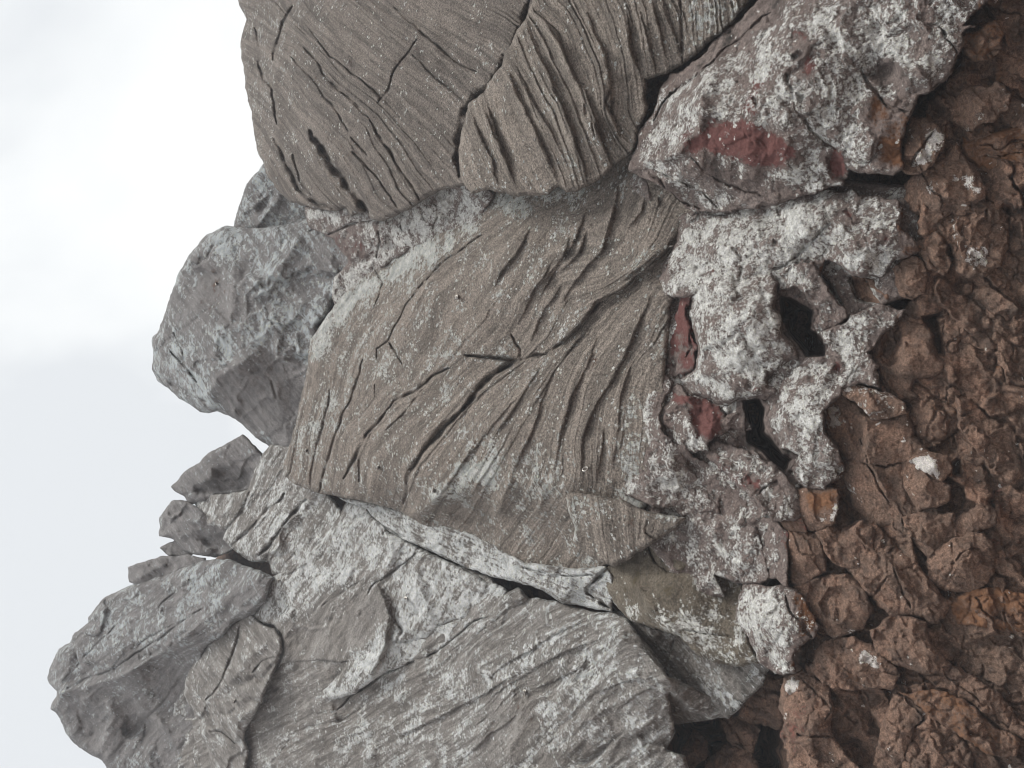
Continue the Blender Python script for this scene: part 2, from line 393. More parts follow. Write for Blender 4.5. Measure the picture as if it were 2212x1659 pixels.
    hgt = math_('ADD', hgt, math_('MULTIPLY', vf, .22)); hgt = math_('ADD', hgt, math_('MULTIPLY', lf, .10))
    if band: hgt = math_('ADD', hgt, math_('MULTIPLY', bands, 2.0 * band))
    if pores: hgt = math_('ADD', hgt, math_('MULTIPLY', pf, pores))
    bu = N.new("ShaderNodeBump"); bu.inputs['Strength'].default_value = .9; bu.inputs['Distance'].default_value = .038 * bump
    L.new(hgt, bu.inputs['Height']); L.new(bu.outputs[0], bs.inputs['Normal'])
    return m
M_SAND = rockmat('layered_sandstone', (.224, .192, .164), (.274, .236, .203), (.163, .140, .120), band=.65, spots=1.5, lscale=26, grain=1.35)
M_SHADED = rockmat('shade_toned_sandstone', (.185, .160, .140), (.225, .195, .170), (.140, .120, .106), band=.65, spots=1.0, lscale=26, grain=1.3)  # layered sandstone again, with the overhang's shade put into its colour
M_GREY = rockmat('grey_sandstone', (.245, .224, .203), (.300, .282, .264), (.180, .165, .150), band=.6, lich=((.78, .79, .79), (.48, .50, .50)), spots=.5, lscale=26, lsoft=.14, lband=1.1, ladd=.09, bco=2.4)
M_HIGH = rockmat('upper_rock', (.205, .194, .188), (.255, .242, .236), (.150, .142, .140), band=.4, lich=((.52, .56, .58), (.35, .385, .40)), spots=.3, lscale=15, lsoft=.12, lband=.8, ladd=.04)
M_WHITE = rockmat('lichen_scoria', (.175, .135, .120), (.225, .185, .168), (.120, .095, .086), lich=((.73, .73, .71), (.40, .39, .38)), spots=.6, pores=.35, lscale=55, bump=.65, lmix=1.5, lsoft=.12, ladd=.03, lband=0, redc=(.200, .085, .076), bigs=3)
M_OLIVE = rockmat('olive_rock', (.165, .138, .105), (.200, .172, .135), (.115, .098, .077), lich=((.80, .80, .77), (.46, .46, .44)), spots=.6, lscale=40, bump=.9, lmix=1.4, lsoft=.12, ladd=.05, lband=0, ochc=(.16, .125, .07), bigs=3)
M_BROWN = rockmat('brown_rock', (.195, .130, .097), (.285, .172, .123), (.105, .075, .060), lich=((.72, .68, .65), (.50, .46, .44)), spots=.4, lscale=26, bump=.8, redc=(.29, .125, .095), ochc=(.30, .150, .080), bigs=2.6)

# ------------------------------------------------------------------ ground and the cliff behind everything
def ground():
    me = bpy.data.meshes.new('ground'); n = 90; q = np.linspace(-1, 1, n); q = np.sign(q) * np.abs(q) ** 2 * 56
    gx, gy = np.meshgrid(q, q, indexing='ij'); gz = fbm(gx, gy, 2.2, 4, 3) * .05 - .02
    V = np.stack([gx, gy + 3, gz], -1).reshape(-1, 3)
    F = [(i * n + j, (i + 1) * n + j, (i + 1) * n + j + 1, i * n + j + 1) for i in range(n - 1) for j in range(n - 1)]
    me.from_pydata(V.tolist(), [], F); me.materials.append(M_BROWN)
    o = bpy.data.objects.new('ground', me); COL.objects.link(o); o['kind'] = 'structure'
ground()

# cliff core: only seen at the bottom of the deepest clefts
r = Rock('cliff_core', [(360, 700), (520, 620), (600, 470), (620, 200), (560, -420), (2640, -420), (2640, 2000), (380, 2000), (380, 1400), (420, 1260), (560, 1100), (640, 960)], -190, M_BROWN, step=7, edge=(30, 60), rough=(50, 150), seed=2, thick=2.5, lichen=.02)
r.pit(c(11, (980, 1250), (1600, 1150), (1640, 1720), (1000, 1720)), 420, 40)
r.field('dark', [(1500, 1500, 500, 300, 0, .3)])
r.build('dark inner rock of the cliff, seen only at the bottom of clefts and hollows', 'cliff')

# ------------------------------------------------------------------ hazy summit blocks
r = Rock('rock_peak', c(1, (760, 2300), (620, 1720), (560, 1640), (520, 1600), (440, 1565), (390, 1525), (345, 1475), (330, 1420), (300, 1380), (270, 1350), (280, 1310), (300, 1270), (300, 1240), (260, 1210), (250, 1170), (275, 1090), (305, 1030), (370, 990), (385, 950), (470, 880), (470, 850), (560, 750), (690, 680), (760, 660), (880, 630), (930, 590), (1060, 560), (1170, 540), (1330, 580), (1460, 630), (1440, 670), (1420, 760), (1360, 830), (1300, 860), (1230, 890), (1180, 960), (1090, 1030), (1080, 1140), (1090, 1330), (1150, 1450), (1200, 1720), (1200, 2300)),
     [(103, 1470, 10), (133, 1497, 60), (283, 1445, 75), (405, 1372, 85), (538, 1250, 80), (200, 1350, 20), (280, 1270, 10), (400, 1230, 20), (300, 1350, 45), (180, 1420, 40), (580, 1245, 60), (200, 1560, 5), (300, 1530, -5), (400, 1450, -5), (300, 1640, 30), (180, 1610, 5), (430, 1600, 10), (350, 1500, -8)],
     M_HIGH, edge=(14, 26), rough=(14, 60), seed=3, thick=1.8, lichen=.42)
r.guides([(0, c(1, (260, 1100), (560, 780), (850, 620))), (80, c(1, (340, 1230), (700, 950), (1060, 720), (1200, 570))), (120, c(1, (340, 1270), (700, 1110), (1000, 920), (1320, 650))), (220, c(1, (560, 1600), (850, 1300), (1000, 1100)))], 7)
r.pit(c(1, (640, 1440), (680, 1370), (740, 1360), (810, 1400), (840, 1460), (780, 1500), (700, 1510), (650, 1490)), 26, 9)
r.ridge(c(1, (560, 1260), (600, 1400), (560, 1500), (520, 1600)), 22, 10, 20).ridge(c(1, (720, 1290), (850, 1420), (950, 1560)), 18, 10, 16)
r.ridge(c(1, (340, 1255), (560, 1200), (760, 1110), (1000, 950), (1190, 790), (1330, 650)), 16, 8, 8)
r.crack(c(1, (350, 1230), (620, 1120), (850, 970), (1080, 800)), 3, 12).crack(c(1, (720, 1010), (860, 930), (1000, 860)), 3, 10).crack(c(1, (850, 800), (960, 710), (1080, 640)), 3, 9).crack(c(1, (420, 1120), (500, 1010), (620, 900)), 3, 8)
r.field('lichen', [(c(1, (300, 1290), (560, 1200), (980, 980), (1080, 1150), (1100, 1659), (500, 1659), (300, 1400)), .28, 15)])
r.build('tall hazy grey peak of layered rock with a round hollow in its shaded side', 'rock')

r = Rock('rock_flake', c(1, (683, 582), (760, 560), (850, 530), (930, 530), (1010, 520), (1100, 540), (1100, 640), (900, 690), (760, 690), (690, 670), (684, 630)), 0, M_HIGH, edge=(6, 10), rough=(6, 50), warp=(2, 30), seed=4, thick=.8, lichen=.2)
r.ridge(c(1, (700, 660), (800, 610), (900, 560)), 14, 8, 14)
r.build('small square-cornered flake of rock standing on the shoulder of the tall hazy peak', 'rock')
r = Rock('rock_pinnacle', c(1, (850, 485), (900, 460), (930, 440), (1000, 430), (1060, 500), (1000, 540), (900, 530)), -60, M_HIGH, edge=(6, 12), rough=(5, 40), warp=(2, 25), seed=5, thick=.6, lichen=.22)
r.build('low pointed stub of hazy rock in the notch beside the square-cornered flake', 'rock')
r = Rock('rock_pinnacle', c(1, (915, 232), (1000, 235), (1050, 265), (1130, 320), (1240, 330), (1300, 420), (1240, 500), (1150, 540), (1050, 520), (980, 500), (920, 440), (880, 430), (848, 425), (846, 400), (855, 370), (852, 330), (880, 290)),
     [(385, 1100, 0), (430, 1095, 10), (400, 1140, 20), (360, 1150, -10), (460, 1160, -10), (500, 1190, -25), (420, 1180, 0)], M_HIGH, edge=(8, 16), rough=(10, 40), warp=(3, 30), seed=6, thick=.8, lichen=.3)
r.pit(c(1, (940, 280), (1000, 260), (1040, 290), (1000, 330), (950, 320)), 16, 5).pit(c(1, (890, 340), (930, 335), (940, 375), (905, 385)), 14, 5).pit(c(1, (1060, 430), (1200, 390), (1240, 500), (1150, 535)), 20, 8).ridge(c(1, (870, 320), (960, 345), (1050, 340)), 10, 6, 6)
r.build('jagged blunt pinnacle with small dark holes, between the pointed fang and the peak', 'rock')
r = Rock('rock_pinnacle', c(1, (913, 165), (930, 140), (990, 70), (1060, 30), (1110, -20), (1180, -60), (1300, -120), (1420, 0), (1380, 120), (1330, 180), (1250, 200), (1150, 200), (1080, 240), (1010, 250), (985, 210), (920, 175)),
     [(375, 1055, 0), (430, 1030, 20), (470, 990, 20), (500, 960, 10), (560, 1000, -20), (440, 1070, 10), (520, 1050, -30)], M_HIGH, edge=(8, 18), rough=(9, 50), warp=(3, 30), seed=7, thick=1.0, lichen=.26)
r.pit(c(1, (1025, 150), (1080, 130), (1130, 100), (1120, 60), (1250, 40), (1360, 60), (1340, 160), (1200, 190), (1060, 210), (1030, 190)), 40, 12)
r.build('pointed fang of rock with a wide dark hollow, beside the big rounded boulder', 'rock')

r = Rock('grey_ledge', c(1, (1040, 230), (1130, 195), (1230, 190), (1330, 175), (1360, 60), (1440, -80), (1560, -60), (1680, 130), (1800, 240), (1840, 330), (1820, 420), (1700, 560), (1540, 640), (1450, 625), (1440, 560), (1340, 560), (1250, 500), (1190, 440), (1210, 380), (1100, 370), (1060, 300)),
     [(430, 1080, -15), (500, 1060, 0), (560, 1000, 0), (600, 1030, 10), (520, 1130, 25), (480, 1165, 5), (580, 1130, 45), (560, 1190, 55), (590, 1230, 40), (640, 1150, 35), (530, 1200, 20)],
     M_GREY, edge=(9, 20), rough=(8, 60), warp=(4, 30), seed=8, thick=1.0, lichen=.42)
r.guides([(0, c(1, (1200, 430), (1330, 250), (1450, 60))), (60, c(1, (1250, 500), (1420, 320), (1540, 160))), (110, c(1, (1340, 560), (1500, 350), (1640, 220))), (160, c(1, (1460, 600), (1600, 420), (1659, 360)))], 12)
r.crack(c(1, (1230, 480), (1310, 400), (1400, 310), (1520, 200)), 5, 26).crack(c(1, (1380, 520), (1450, 460), (1540, 320), (1640, 220)), 6, 30).crack(c(1, (1330, 190), (1290, 300), (1210, 380)), 4, 16)
r.pit(c(1, (1380, 560), (1440, 500), (1450, 620)), 30, 6)
r.build('pale grey ledge of slanting ribs below the jagged pinnacles', 'rock')

# ------------------------------------------------------------------ the rounded boulder on the skyline
r = Rock('rounded_boulder', c(2, (130, 985), (160, 960), (190, 880), (220, 800), (250, 700), (270, 640), (300, 590), (350, 510), (395, 465), (430, 435), (500, 405), (520, 395), (580, 400), (700, 400), (850, 385), (950, 350), (1100, 320), (1300, 250), (1420, 300), (1420, 520), (1300, 640), (1200, 720), (1120, 780), (1060, 880), (1010, 930), (1040, 1050), (1010, 1250), (960, 1450), (900, 1640), (830, 1600), (770, 1580), (680, 1520), (600, 1440), (540, 1410), (480, 1385), (430, 1398), (390, 1390), (340, 1350), (270, 1310), (220, 1260), (165, 1220), (130, 1150), (140, 1080)),
     [(335, 780, 30), (360, 700, 60), (400, 600, 60), (450, 520, 40), (520, 505, 20), (420, 700, 110), (450, 800, 130), (430, 870, 60), (380, 850, 30), (520, 700, 100), (500, 830, 110), (470, 880, 50), (560, 870, 50), (600, 800, 35), (560, 780, 75), (620, 900, 10), (600, 950, -10), (620, 560, 40), (680, 520, 45), (700, 590, 40), (560, 600, 60), (620, 680, 45), (760, 500, 60), (800, 540, 40), (650, 730, 30), (620, 1000, -30), (540, 930, 10)],
     M_HIGH, edge=(16, 34), rough=(9, 80), warp=(4, 50), seed=9, thick=2.2, lichen=.48)
r.ridge(c(2, (700, 1050), (600, 1130), (490, 1190), (430, 1290), (480, 1380)), 18, 10, 18)
r.ridge(c(2, (560, 700), (740, 680), (860, 560), (930, 400)), 22, 14, 10).ridge(c(2, (570, 540), (560, 700), (560, 900)), 22, 12, 20).ridge(c(2, (650, 800), (760, 740), (850, 600)), 18, 8, 16).ridge(c(2, (640, 900), (640, 760), (720, 640)), 12, 6, 10)
r.ridge(c(2, (800, 960), (810, 1090), (960, 1180)), 14, 5, 8).ridge(c(2, (900, 950), (930, 1100)), 10, 5, 6).ridge(c(2, (820, 1080), (900, 1020)), 10, 5, 6)
r.crack(c(2, (1050, 440), (1180, 400), (1270, 380), (1350, 360)), 4, 24).crack(c(2, (1250, 420), (1280, 560), (1310, 620)), 4, 18).crack(c(2, (970, 420), (1060, 400), (1150, 380)), 3, 14)
r.pit(c(2, (300, 690), (350, 650), (420, 620), (410, 720), (340, 850), (310, 800)), 8, 8)
r.crack(c(2, (160, 1180), (260, 1250), (420, 1330)), 6, 16).crack(c(2, (240, 1060), (320, 1150), (370, 1220)), 6, 20).crack(c(2, (200, 900), (170, 1000), (160, 1080)), 5, 10).crack(c(2, (250, 960), (300, 1060), (310, 1120)), 4, 10)
r.field('lichen', [(c(2, (600, 1120), (560, 1180), (480, 1210), (500, 1340), (700, 1500), (880, 1590), (960, 1250), (960, 1150), (850, 1130), (720, 1080)), .02, 12), (c(2, (430, 620), (500, 620), (550, 740), (540, 860), (420, 880), (330, 860), (250, 900), (240, 800), (400, 740)), .12, 18), (c(2, (1000, 480), (1250, 420), (1400, 420), (1300, 600), (1150, 660)), .38, 15)])
r.field('ochre', [(c(2, (440, 640), (490, 620), (540, 760), (520, 840), (420, 870), (420, 760)), .42, 14)]).field('red', [(c(2, (1000, 500), (1250, 430), (1320, 600), (1150, 640)), .28, 20)])
r.build('big rounded boulder on the skyline, grey lichen on top and a smooth dark flank', 'boulder')

r = Rock('rock_shoulder', c(2, (565, 420), (590, 330), (625, 200), (640, 160), (720, 70), (760, 0), (900, 100), (1000, 300), (1000, 420), (700, 460), (560, 450)), [(510, 470, -60), (560, 380, -50), (600, 430, -90), (640, 470, -100), (560, 470, -70), (600, 360, -60)], M_HIGH, edge=(10, 20), rough=(10, 60), seed=10, thick=1.5, lichen=.45)
r.ridge(c(2, (820, 230), (740, 340), (690, 400)), 24, 10, 14).ridge(c(2, (660, 260), (680, 330), (640, 420)), 12, 8, 12).pit(c(2, (680, 300), (780, 200), (820, 240), (720, 370)), 16, 8)
r.build('pale shoulder of rock against the sky, between the rounded boulder and the overhanging top wall', 'rock')

# ------------------------------------------------------------------ the overhanging wall along the photograph's top edge
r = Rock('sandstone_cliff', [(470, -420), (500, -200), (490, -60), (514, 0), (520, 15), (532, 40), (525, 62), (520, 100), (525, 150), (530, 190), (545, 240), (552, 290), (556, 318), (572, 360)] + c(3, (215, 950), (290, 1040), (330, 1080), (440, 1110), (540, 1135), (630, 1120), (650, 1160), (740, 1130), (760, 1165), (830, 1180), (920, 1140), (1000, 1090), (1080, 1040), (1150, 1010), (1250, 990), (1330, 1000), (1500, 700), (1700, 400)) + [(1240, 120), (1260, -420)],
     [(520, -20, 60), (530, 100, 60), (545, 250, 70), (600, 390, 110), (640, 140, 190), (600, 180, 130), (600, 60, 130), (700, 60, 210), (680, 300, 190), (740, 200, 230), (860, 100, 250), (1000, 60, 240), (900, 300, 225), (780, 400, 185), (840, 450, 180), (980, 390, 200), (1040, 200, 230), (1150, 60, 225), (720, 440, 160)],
     M_SHADED, edge=(10, 24), rough=(6, 80), warp=(4, 40), seed=11, thick=2.2, lichen=.16)
r.guides([(0, c(3, (230, 700), (400, 1000), (560, 1150))), (80, c(3, (250, 450), (440, 700), (600, 930), (740, 1120))), (160, c(3, (360, 250), (560, 480), (760, 650), (930, 930), (1020, 1060))), (260, c(3, (430, 150), (640, 370), (850, 540), (1050, 750), (1230, 960))), (360, c(3, (560, 0), (800, 200), (1050, 420), (1250, 600))), (440, c(3, (800, 0), (1000, 150), (1200, 290), (1330, 420))), (540, c(3, (1100, 0), (1300, 100), (1480, 190)))], 8, fine=.8)
r.crack(c(3, (440, 710), (500, 800), (560, 890), (640, 1010), (700, 1080), (745, 1130)), 13, 52)
r.crack(c(3, (800, 550), (850, 470), (870, 390), (930, 310), (1000, 215)), 2.6, 16).crack(c(3, (655, 730), (690, 770), (740, 830)), 3.5, 16)
r.crack(c(3, (755, 640), (800, 720), (860, 795), (910, 890), (960, 960), (1020, 1060)), 4, 24).crack(c(3, (430, 160), (530, 290), (640, 370), (750, 460), (860, 550)), 3, 16).crack(c(3, (390, 240), (470, 330), (500, 390), (640, 520), (750, 630)), 5, 20)
r.crack(c(3, (330, 300), (460, 440), (580, 600), (640, 700)), 4, 14).crack(c(3, (890, 40), (960, 110), (1090, 220), (1200, 320), (1320, 390)), 4, 16).crack(c(3, (980, 290), (1090, 400), (1250, 540)), 4, 12).crack(c(3, (660, 810), (760, 910), (870, 1050), (910, 1110)), 4, 14)
r.crack(c(3, (340, 30), (290, 120), (250, 250), (235, 330)), 5, 18).crack(c(3, (150, 330), (190, 430), (235, 460), (245, 560), (255, 660)), 5, 22).crack(c(3, (240, 740), (290, 830), (350, 950), (370, 1010), (460, 1080), (560, 1120)), 7, 26).crack(c(3, (340, 820), (380, 960), (440, 1040)), 4, 14).crack(c(3, (140, 150), (170, 260), (160, 330)), 4, 12)
r.ridge(c(3, (300, 230), (240, 420), (260, 640), (280, 740)), 16, 10, 12)
r.field('lichen', [(c(3, (60, 0), (540, 0), (440, 200), (300, 260), (260, 700), (150, 750), (80, 400)), .36, 25), (c(3, (300, 700), (500, 800), (560, 880), (420, 860), (320, 830)), .34, 15), (c(3, (660, 740), (900, 830), (820, 900), (640, 800)), .27, 20)])
r.field('ochre', [(760, 330, 60, 14, 40, .3), (830, 290, 50, 12, 40, .28), (700, 190, 60, 10, 45, .25)])
r.crack([(1146, 0), (1130, 60), (1112, 95), (1085, 148), (1062, 185), (1040, 205), (1012, 240), (1000, 280), (988, 330), (992, 380)], 12, 42)
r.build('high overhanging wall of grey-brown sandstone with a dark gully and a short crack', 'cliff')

# the rippled fold in front of it
r = Rock('folded_rock', c(4, (420, -1000), (330, -500), (280, -100), (250, 50), (225, 110), (182, 175), (150, 230), (110, 300), (100, 345), (20, 440), (0, 485)) + c(3, (1380, 420), (1365, 490), (1280, 550), (1265, 610), (1240, 720), (1222, 800), (1228, 890), (1255, 980), (1300, 1040), (1400, 1018), (1530, 1045)) + c(4, (200, 1045), (350, 1040), (400, 995), (450, 1025), (500, 1025), (570, 990), (650, 930), (720, 880), (800, 820), (835, 720), (860, 640), (890, 570), (870, 430), (985, 395), (1080, 350), (1200, 230), (1330, 130), (1400, 40), (1480, -100), (1950, -1000)),
     [(1150, 20, 262), (1090, 140, 265), (1050, 190, 262), (1000, 260, 255), (995, 340, 250), (1020, 410, 240), (1120, 420, 235), (1250, 400, 220), (1330, 340, 190), (1380, 260, 190), (1400, 180, 190), (1450, 140, 185), (1560, 60, 190), (1620, -20, 180), (1200, 250, 270), (1200, 100, 270), (1350, 60, 245), (1300, 200, 250), (1280, 300, 245)],
     M_SAND, edge=(9, 26), rough=(4, 70), warp=(4, 35), seed=12, thick=1.6, lichen=.13)
r.guides([(0, c(3, (1300, 620), (1400, 850), (1450, 1000))), (40, c(3, (1380, 520), (1440, 760), (1530, 960))), (95, c(4, (110, 345), (200, 520), (310, 760), (400, 960))), (165, c(4, (230, 120), (300, 320), (400, 500), (470, 680), (540, 880), (560, 980))), (235, c(4, (290, 50), (420, 150), (470, 330), (540, 480), (600, 640), (660, 800), (690, 870))), (320, c(4, (550, 50), (610, 200), (660, 320), (690, 480), (680, 600), (740, 720), (790, 770))), (390, c(4, (770, 70), (800, 250), (840, 400))), (440, c(4, (900, 0), (960, 200), (990, 340))), (475, c(4, (960, 0), (1030, 200), (1060, 330))), (560, c(4, (1200, 0), (1200, 200)))], 11, fine=.7)
for g, h in ((c(3, (1300, 620), (1400, 850), (1450, 1000)), 16), (c(3, (1375, 520), (1440, 760), (1530, 960)), 18), (c(4, (5, 560), (60, 720), (140, 900), (180, 1000)), 14), (c(4, (110, 345), (160, 440), (200, 520), (310, 760), (400, 960)), 26), (c(4, (160, 330), (250, 500), (330, 640), (440, 850)), 16), (c(4, (230, 120), (270, 240), (330, 350), (400, 500), (470, 680), (540, 880), (560, 980)), 26), (c(4, (300, 60), (370, 160), (440, 280), (500, 420), (540, 480), (600, 640), (660, 800), (690, 870)), 28), (c(4, (550, 50), (610, 200), (660, 320), (690, 480), (680, 600), (740, 720), (790, 770)), 24), (c(4, (770, 70), (790, 250), (840, 400)), 22), (c(4, (900, 0), (960, 200), (990, 340)), 14), (c(4, (960, 0), (1030, 200), (1060, 330)), 14), (c(4, (830, 30), (900, 260), (920, 380)), 12)):
    r.ledge(g, h * .62, 20)
r.pit(c(4, (1070, -60), (1090, 340), (1250, 180), (1400, 20), (1420, -60)), -6, 30).crack(c(4, (1050, -20), (1065, 150), (1070, 330)), 4, 16)
r.pit(c(4, (880, 430), (970, 400), (960, 470), (900, 560), (870, 520)), 46, 6)
r.crack(c(4, (690, 470), (660, 540), (690, 620)), 5, 18).crack(c(4, (540, 560), (580, 650), (600, 720)), 6, 20)
r.field('lichen', [(c(4, (370, 690), (440, 660), (480, 760), (540, 840), (520, 960), (470, 990), (420, 900), (370, 830)), .36, 10), (c(4, (1060, -60), (1080, 330), (1420, 20)), .44, 14), (c(4, (660, 0), (900, 0), (1000, 300), (820, 330)), .24, 30)])
r.build('brown sandstone rippled in deep wavy folds like draped cloth, above the reddish wedge', 'rock')

r = Rock('white_ledge', c(3, (400, 1100), (560, 1080), (700, 1100), (820, 1100), (1000, 1020), (1150, 960), (1350, 980), (1420, 1040), (1350, 1180), (1100, 1290), (960, 1340), (860, 1400), (790, 1470), (700, 1560), (560, 1640), (560, 1500), (640, 1400), (560, 1280), (430, 1210)),
     [(680, 450, 103), (740, 470, 113), (760, 500, 98), (830, 480, 108), (900, 450, 113), (980, 420, 118), (1060, 410, 118), (800, 540, 88), (900, 510, 88), (1000, 450, 98), (720, 540, 88), (740, 620, 68)], M_WHITE, edge=(8, 14), rough=(16, 50), warp=(4, 30), seed=90, thick=.8, lichen=.62)
r.crack(c(3, (530, 1250), (700, 1190), (820, 1180)), 4, 18).crack(c(3, (800, 1230), (810, 1300), (790, 1380)), 4, 16).crack(c(3, (1110, 1090), (1115, 1160), (1090, 1220)), 3, 12).crack(c(3, (920, 1180), (930, 1240)), 3, 10).crack(c(3, (1030, 1110), (1050, 1180)), 3, 10)
r.bump(825, 525, 14, 14, 16)
r.field('red', [(c(3, (440, 1280), (700, 1200), (790, 1300), (760, 1420), (600, 1380)), .33, 14), (820, 522, 14, 12, 0, .3)]).field('dark', [(c(3, (640, 1120), (740, 1120), (760, 1170), (640, 1190)), .4, 8), (c(3, (660, 1190), (790, 1200), (780, 1260), (680, 1220)), .35, 8)]).field('lichen', [(c(3, (440, 1230), (700, 1200), (790, 1300), (760, 1420), (600, 1380)), .36, 14)])
r.build('white and reddish ledge in the cleft beneath the overhanging wall, above the great brown face', 'rock ledge')

# ------------------------------------------------------------------ the great sandstone face in the middle
r = Rock('sandstone_cliff', [(612, 1003), (630, 950), (650, 860), (665, 800), (672, 735), (700, 690), (740, 640), (775, 600), (820, 570), (860, 545), (900, 510), (945, 470), (985, 415), (1000, 380), (1200, 350), (1345, 330), (1440, 300), (1560, 430), (1530, 500), (1500, 540), (1470, 600), (1450, 660), (1440, 800), (1440, 1040), (1390, 1100), (1390, 1190), (1320, 1215)] + c(11, (690, 565), (640, 600), (580, 625), (400, 625), (220, 592), (100, 540)) + c(10, (1400, 480), (1200, 425), (1060, 375), (960, 315), (880, 280), (770, 245), (640, 222), (510, 200), (430, 170), (350, 145), (300, 110)),
     [(620, 1000, 95), (640, 920, 100), (665, 800, 90), (700, 700, 80), (780, 610, 70), (870, 540, 65), (980, 430, 70), (1100, 420, 90), (1250, 400, 100), (1350, 350, 90), (1430, 420, 90), (1500, 500, 70), (700, 950, 135), (800, 900, 150), (900, 800, 150), (900, 650, 135), (1000, 550, 130), (1150, 550, 135), (1300, 500, 125), (1250, 650, 130), (1050, 700, 150), (1120, 770, 110), (1200, 740, 130), (1300, 640, 125), (1000, 900, 175), (1150, 850, 165), (1300, 800, 155), (1380, 700, 130), (1250, 950, 185), (1350, 950, 165), (1150, 1000, 190), (1020, 1050, 190), (900, 1040, 180), (800, 1050, 150), (720, 1050, 130), (660, 1055, 110), (1220, 1050, 190), (940, 1080, 170), (1080, 1130, 90), (1000, 1110, 110), (1200, 1160, 90), (1300, 1220, 70), (1150, 1210, 70), (950, 1115, 90), (1400, 850, 120), (1380, 1020, 140), (860, 1100, 90)],
     M_SAND, edge=(9, 16), rough=(5, 80), warp=(4, 45), seed=13, thick=2.0, lichen=.32)
r.guides([(0, c(9, (200, 1300), (260, 1000), (330, 600), (600, 250), (900, 50))), (100, c(9, (350, 1400), (420, 1080), (560, 850), (700, 560), (900, 280), (1200, 50))), (170, c(9, (490, 1400), (520, 1150), (640, 1060), (760, 950), (900, 850), (1060, 700), (1200, 560), (1400, 250), (1560, 0))), (260, c(9, (790, 1480), (840, 1270), (1000, 1080), (1150, 920), (1300, 790), (1420, 710), (1560, 560), (1659, 350))), (330, c(9, (900, 1560), (1000, 1380), (1200, 1080), (1440, 800), (1640, 620)) + c(8, (460, 450), (600, 330), (740, 240), (900, 60), (1000, -100))), (420, c(8, (60, 1340), (130, 1130), (240, 880), (330, 700), (460, 520), (640, 340), (800, 200))), (480, c(8, (290, 1300), (300, 1100), (370, 850), (450, 680), (600, 470), (760, 270))), (540, c(8, (420, 1400), (410, 1130), (470, 950), (570, 760), (670, 600), (720, 450), (800, 330))), (610, c(8, (600, 1400), (640, 1100), (650, 850), (720, 700)))], 5.5, off=60, fine=1.0)
# main creases and ledges
r.crack(c(9, (800, 1470), (830, 1300), (900, 1190), (1000, 1080), (1090, 990), (1150, 920), (1220, 830), (1330, 750), (1400, 715)), 6, 34)
r.crack(c(9, (1110, 980), (1200, 850), (1290, 770), (1400, 700)), 10, 30)
r.crack(c(9, (1130, 680), (1230, 690), (1330, 700), (1420, 700), (1480, 680), (1560, 670)), 5, 34).crack(c(9, (1370, 560), (1420, 640), (1425, 700)), 3.5, 16)
r.step_(c(8, (190, 690), (290, 610), (400, 510), (460, 410), (600, 330), (660, 300), (780, 200), (860, 100), (960, -60)), -34, 36)
r.crack(c(8, (160, 690), (290, 615), (390, 520), (440, 450), (520, 370), (620, 310), (720, 240), (800, 160)), 4, 22)
r.crack(c(9, (480, 1340), (520, 1250), (600, 1100), (660, 1040), (750, 920), (860, 870), (960, 780), (1040, 740)), 4.5, 24).crack(c(9, (700, 1080), (800, 1000), (900, 860)), 3, 12)
r.crack(c(9, (920, 270), (1000, 180), (1120, 100), (1220, 30)), 3, 14).crack(c(9, (720, 610), (770, 690), (790, 720)), 3, 14).crack(c(9, (650, 720), (660, 640), (720, 600), (800, 420), (900, 280)), 3, 12).crack(c(9, (640, 830), (640, 900)), 3, 8)
r.crack(c(9, (560, 1350), (560, 1230), (620, 1100)), 3, 12).crack(c(9, (350, 1400), (390, 1250), (440, 1080), (520, 900), (580, 700)), 4, 14).crack(c(9, (300, 1380), (330, 1200), (390, 950), (410, 800)), 4, 12).crack(c(9, (640, 220), (690, 300), (640, 430)), 3, 8)
for g, h in ((c(8, (250, 1300), (300, 1050), (360, 860), (440, 700), (480, 560)), 26), (c(8, (400, 1350), (400, 1130), (470, 950), (560, 800), (640, 640), (700, 500), (780, 330)), 24), (c(8, (20, 1330), (120, 1100), (200, 880), (260, 720)), 22), (c(8, (560, 1300), (590, 1100), (600, 900), (670, 700)), 16), (c(8, (470, 1350), (500, 1200), (520, 1050)), 14), (c(8, (300, 700), (370, 600), (440, 560)), 18), (c(9, (880, 1180), (1000, 1040), (1100, 1000), (1250, 850)), 14), (c(9, (950, 1500), (1080, 1300), (1260, 1080), (1440, 840)), 14), (c(9, (1240, 1200), (1310, 1080), (1420, 900), (1560, 700)), 18)):
    r.ledge(g, h * .45, 24)
for g in (c(9, (1280, 320), (1400, 130), (1480, 0)), c(9, (1400, 520), (1500, 330), (1620, 130)), c(9, (1480, 600), (1560, 430), (1659, 280)), c(4, (200, 1640), (380, 1440), (500, 1280), (560, 1100)), c(4, (400, 1640), (520, 1480), (640, 1330), (700, 1130), (740, 950)), c(4, (660, 1310), (690, 1200), (700, 1100)), c(4, (740, 1500), (860, 1420), (950, 1340)), c(4, (780, 1210), (850, 1130), (870, 1050)), c(4, (300, 1600), (430, 1380), (470, 1250)), c(4, (560, 1230), (520, 1350), (400, 1480)), c(4, (930, 1060), (950, 1090))):
    r.ledge(g, 10, 15)
r.crack(c(8, (430, 780), (480, 785), (550, 785)), 2, 8)
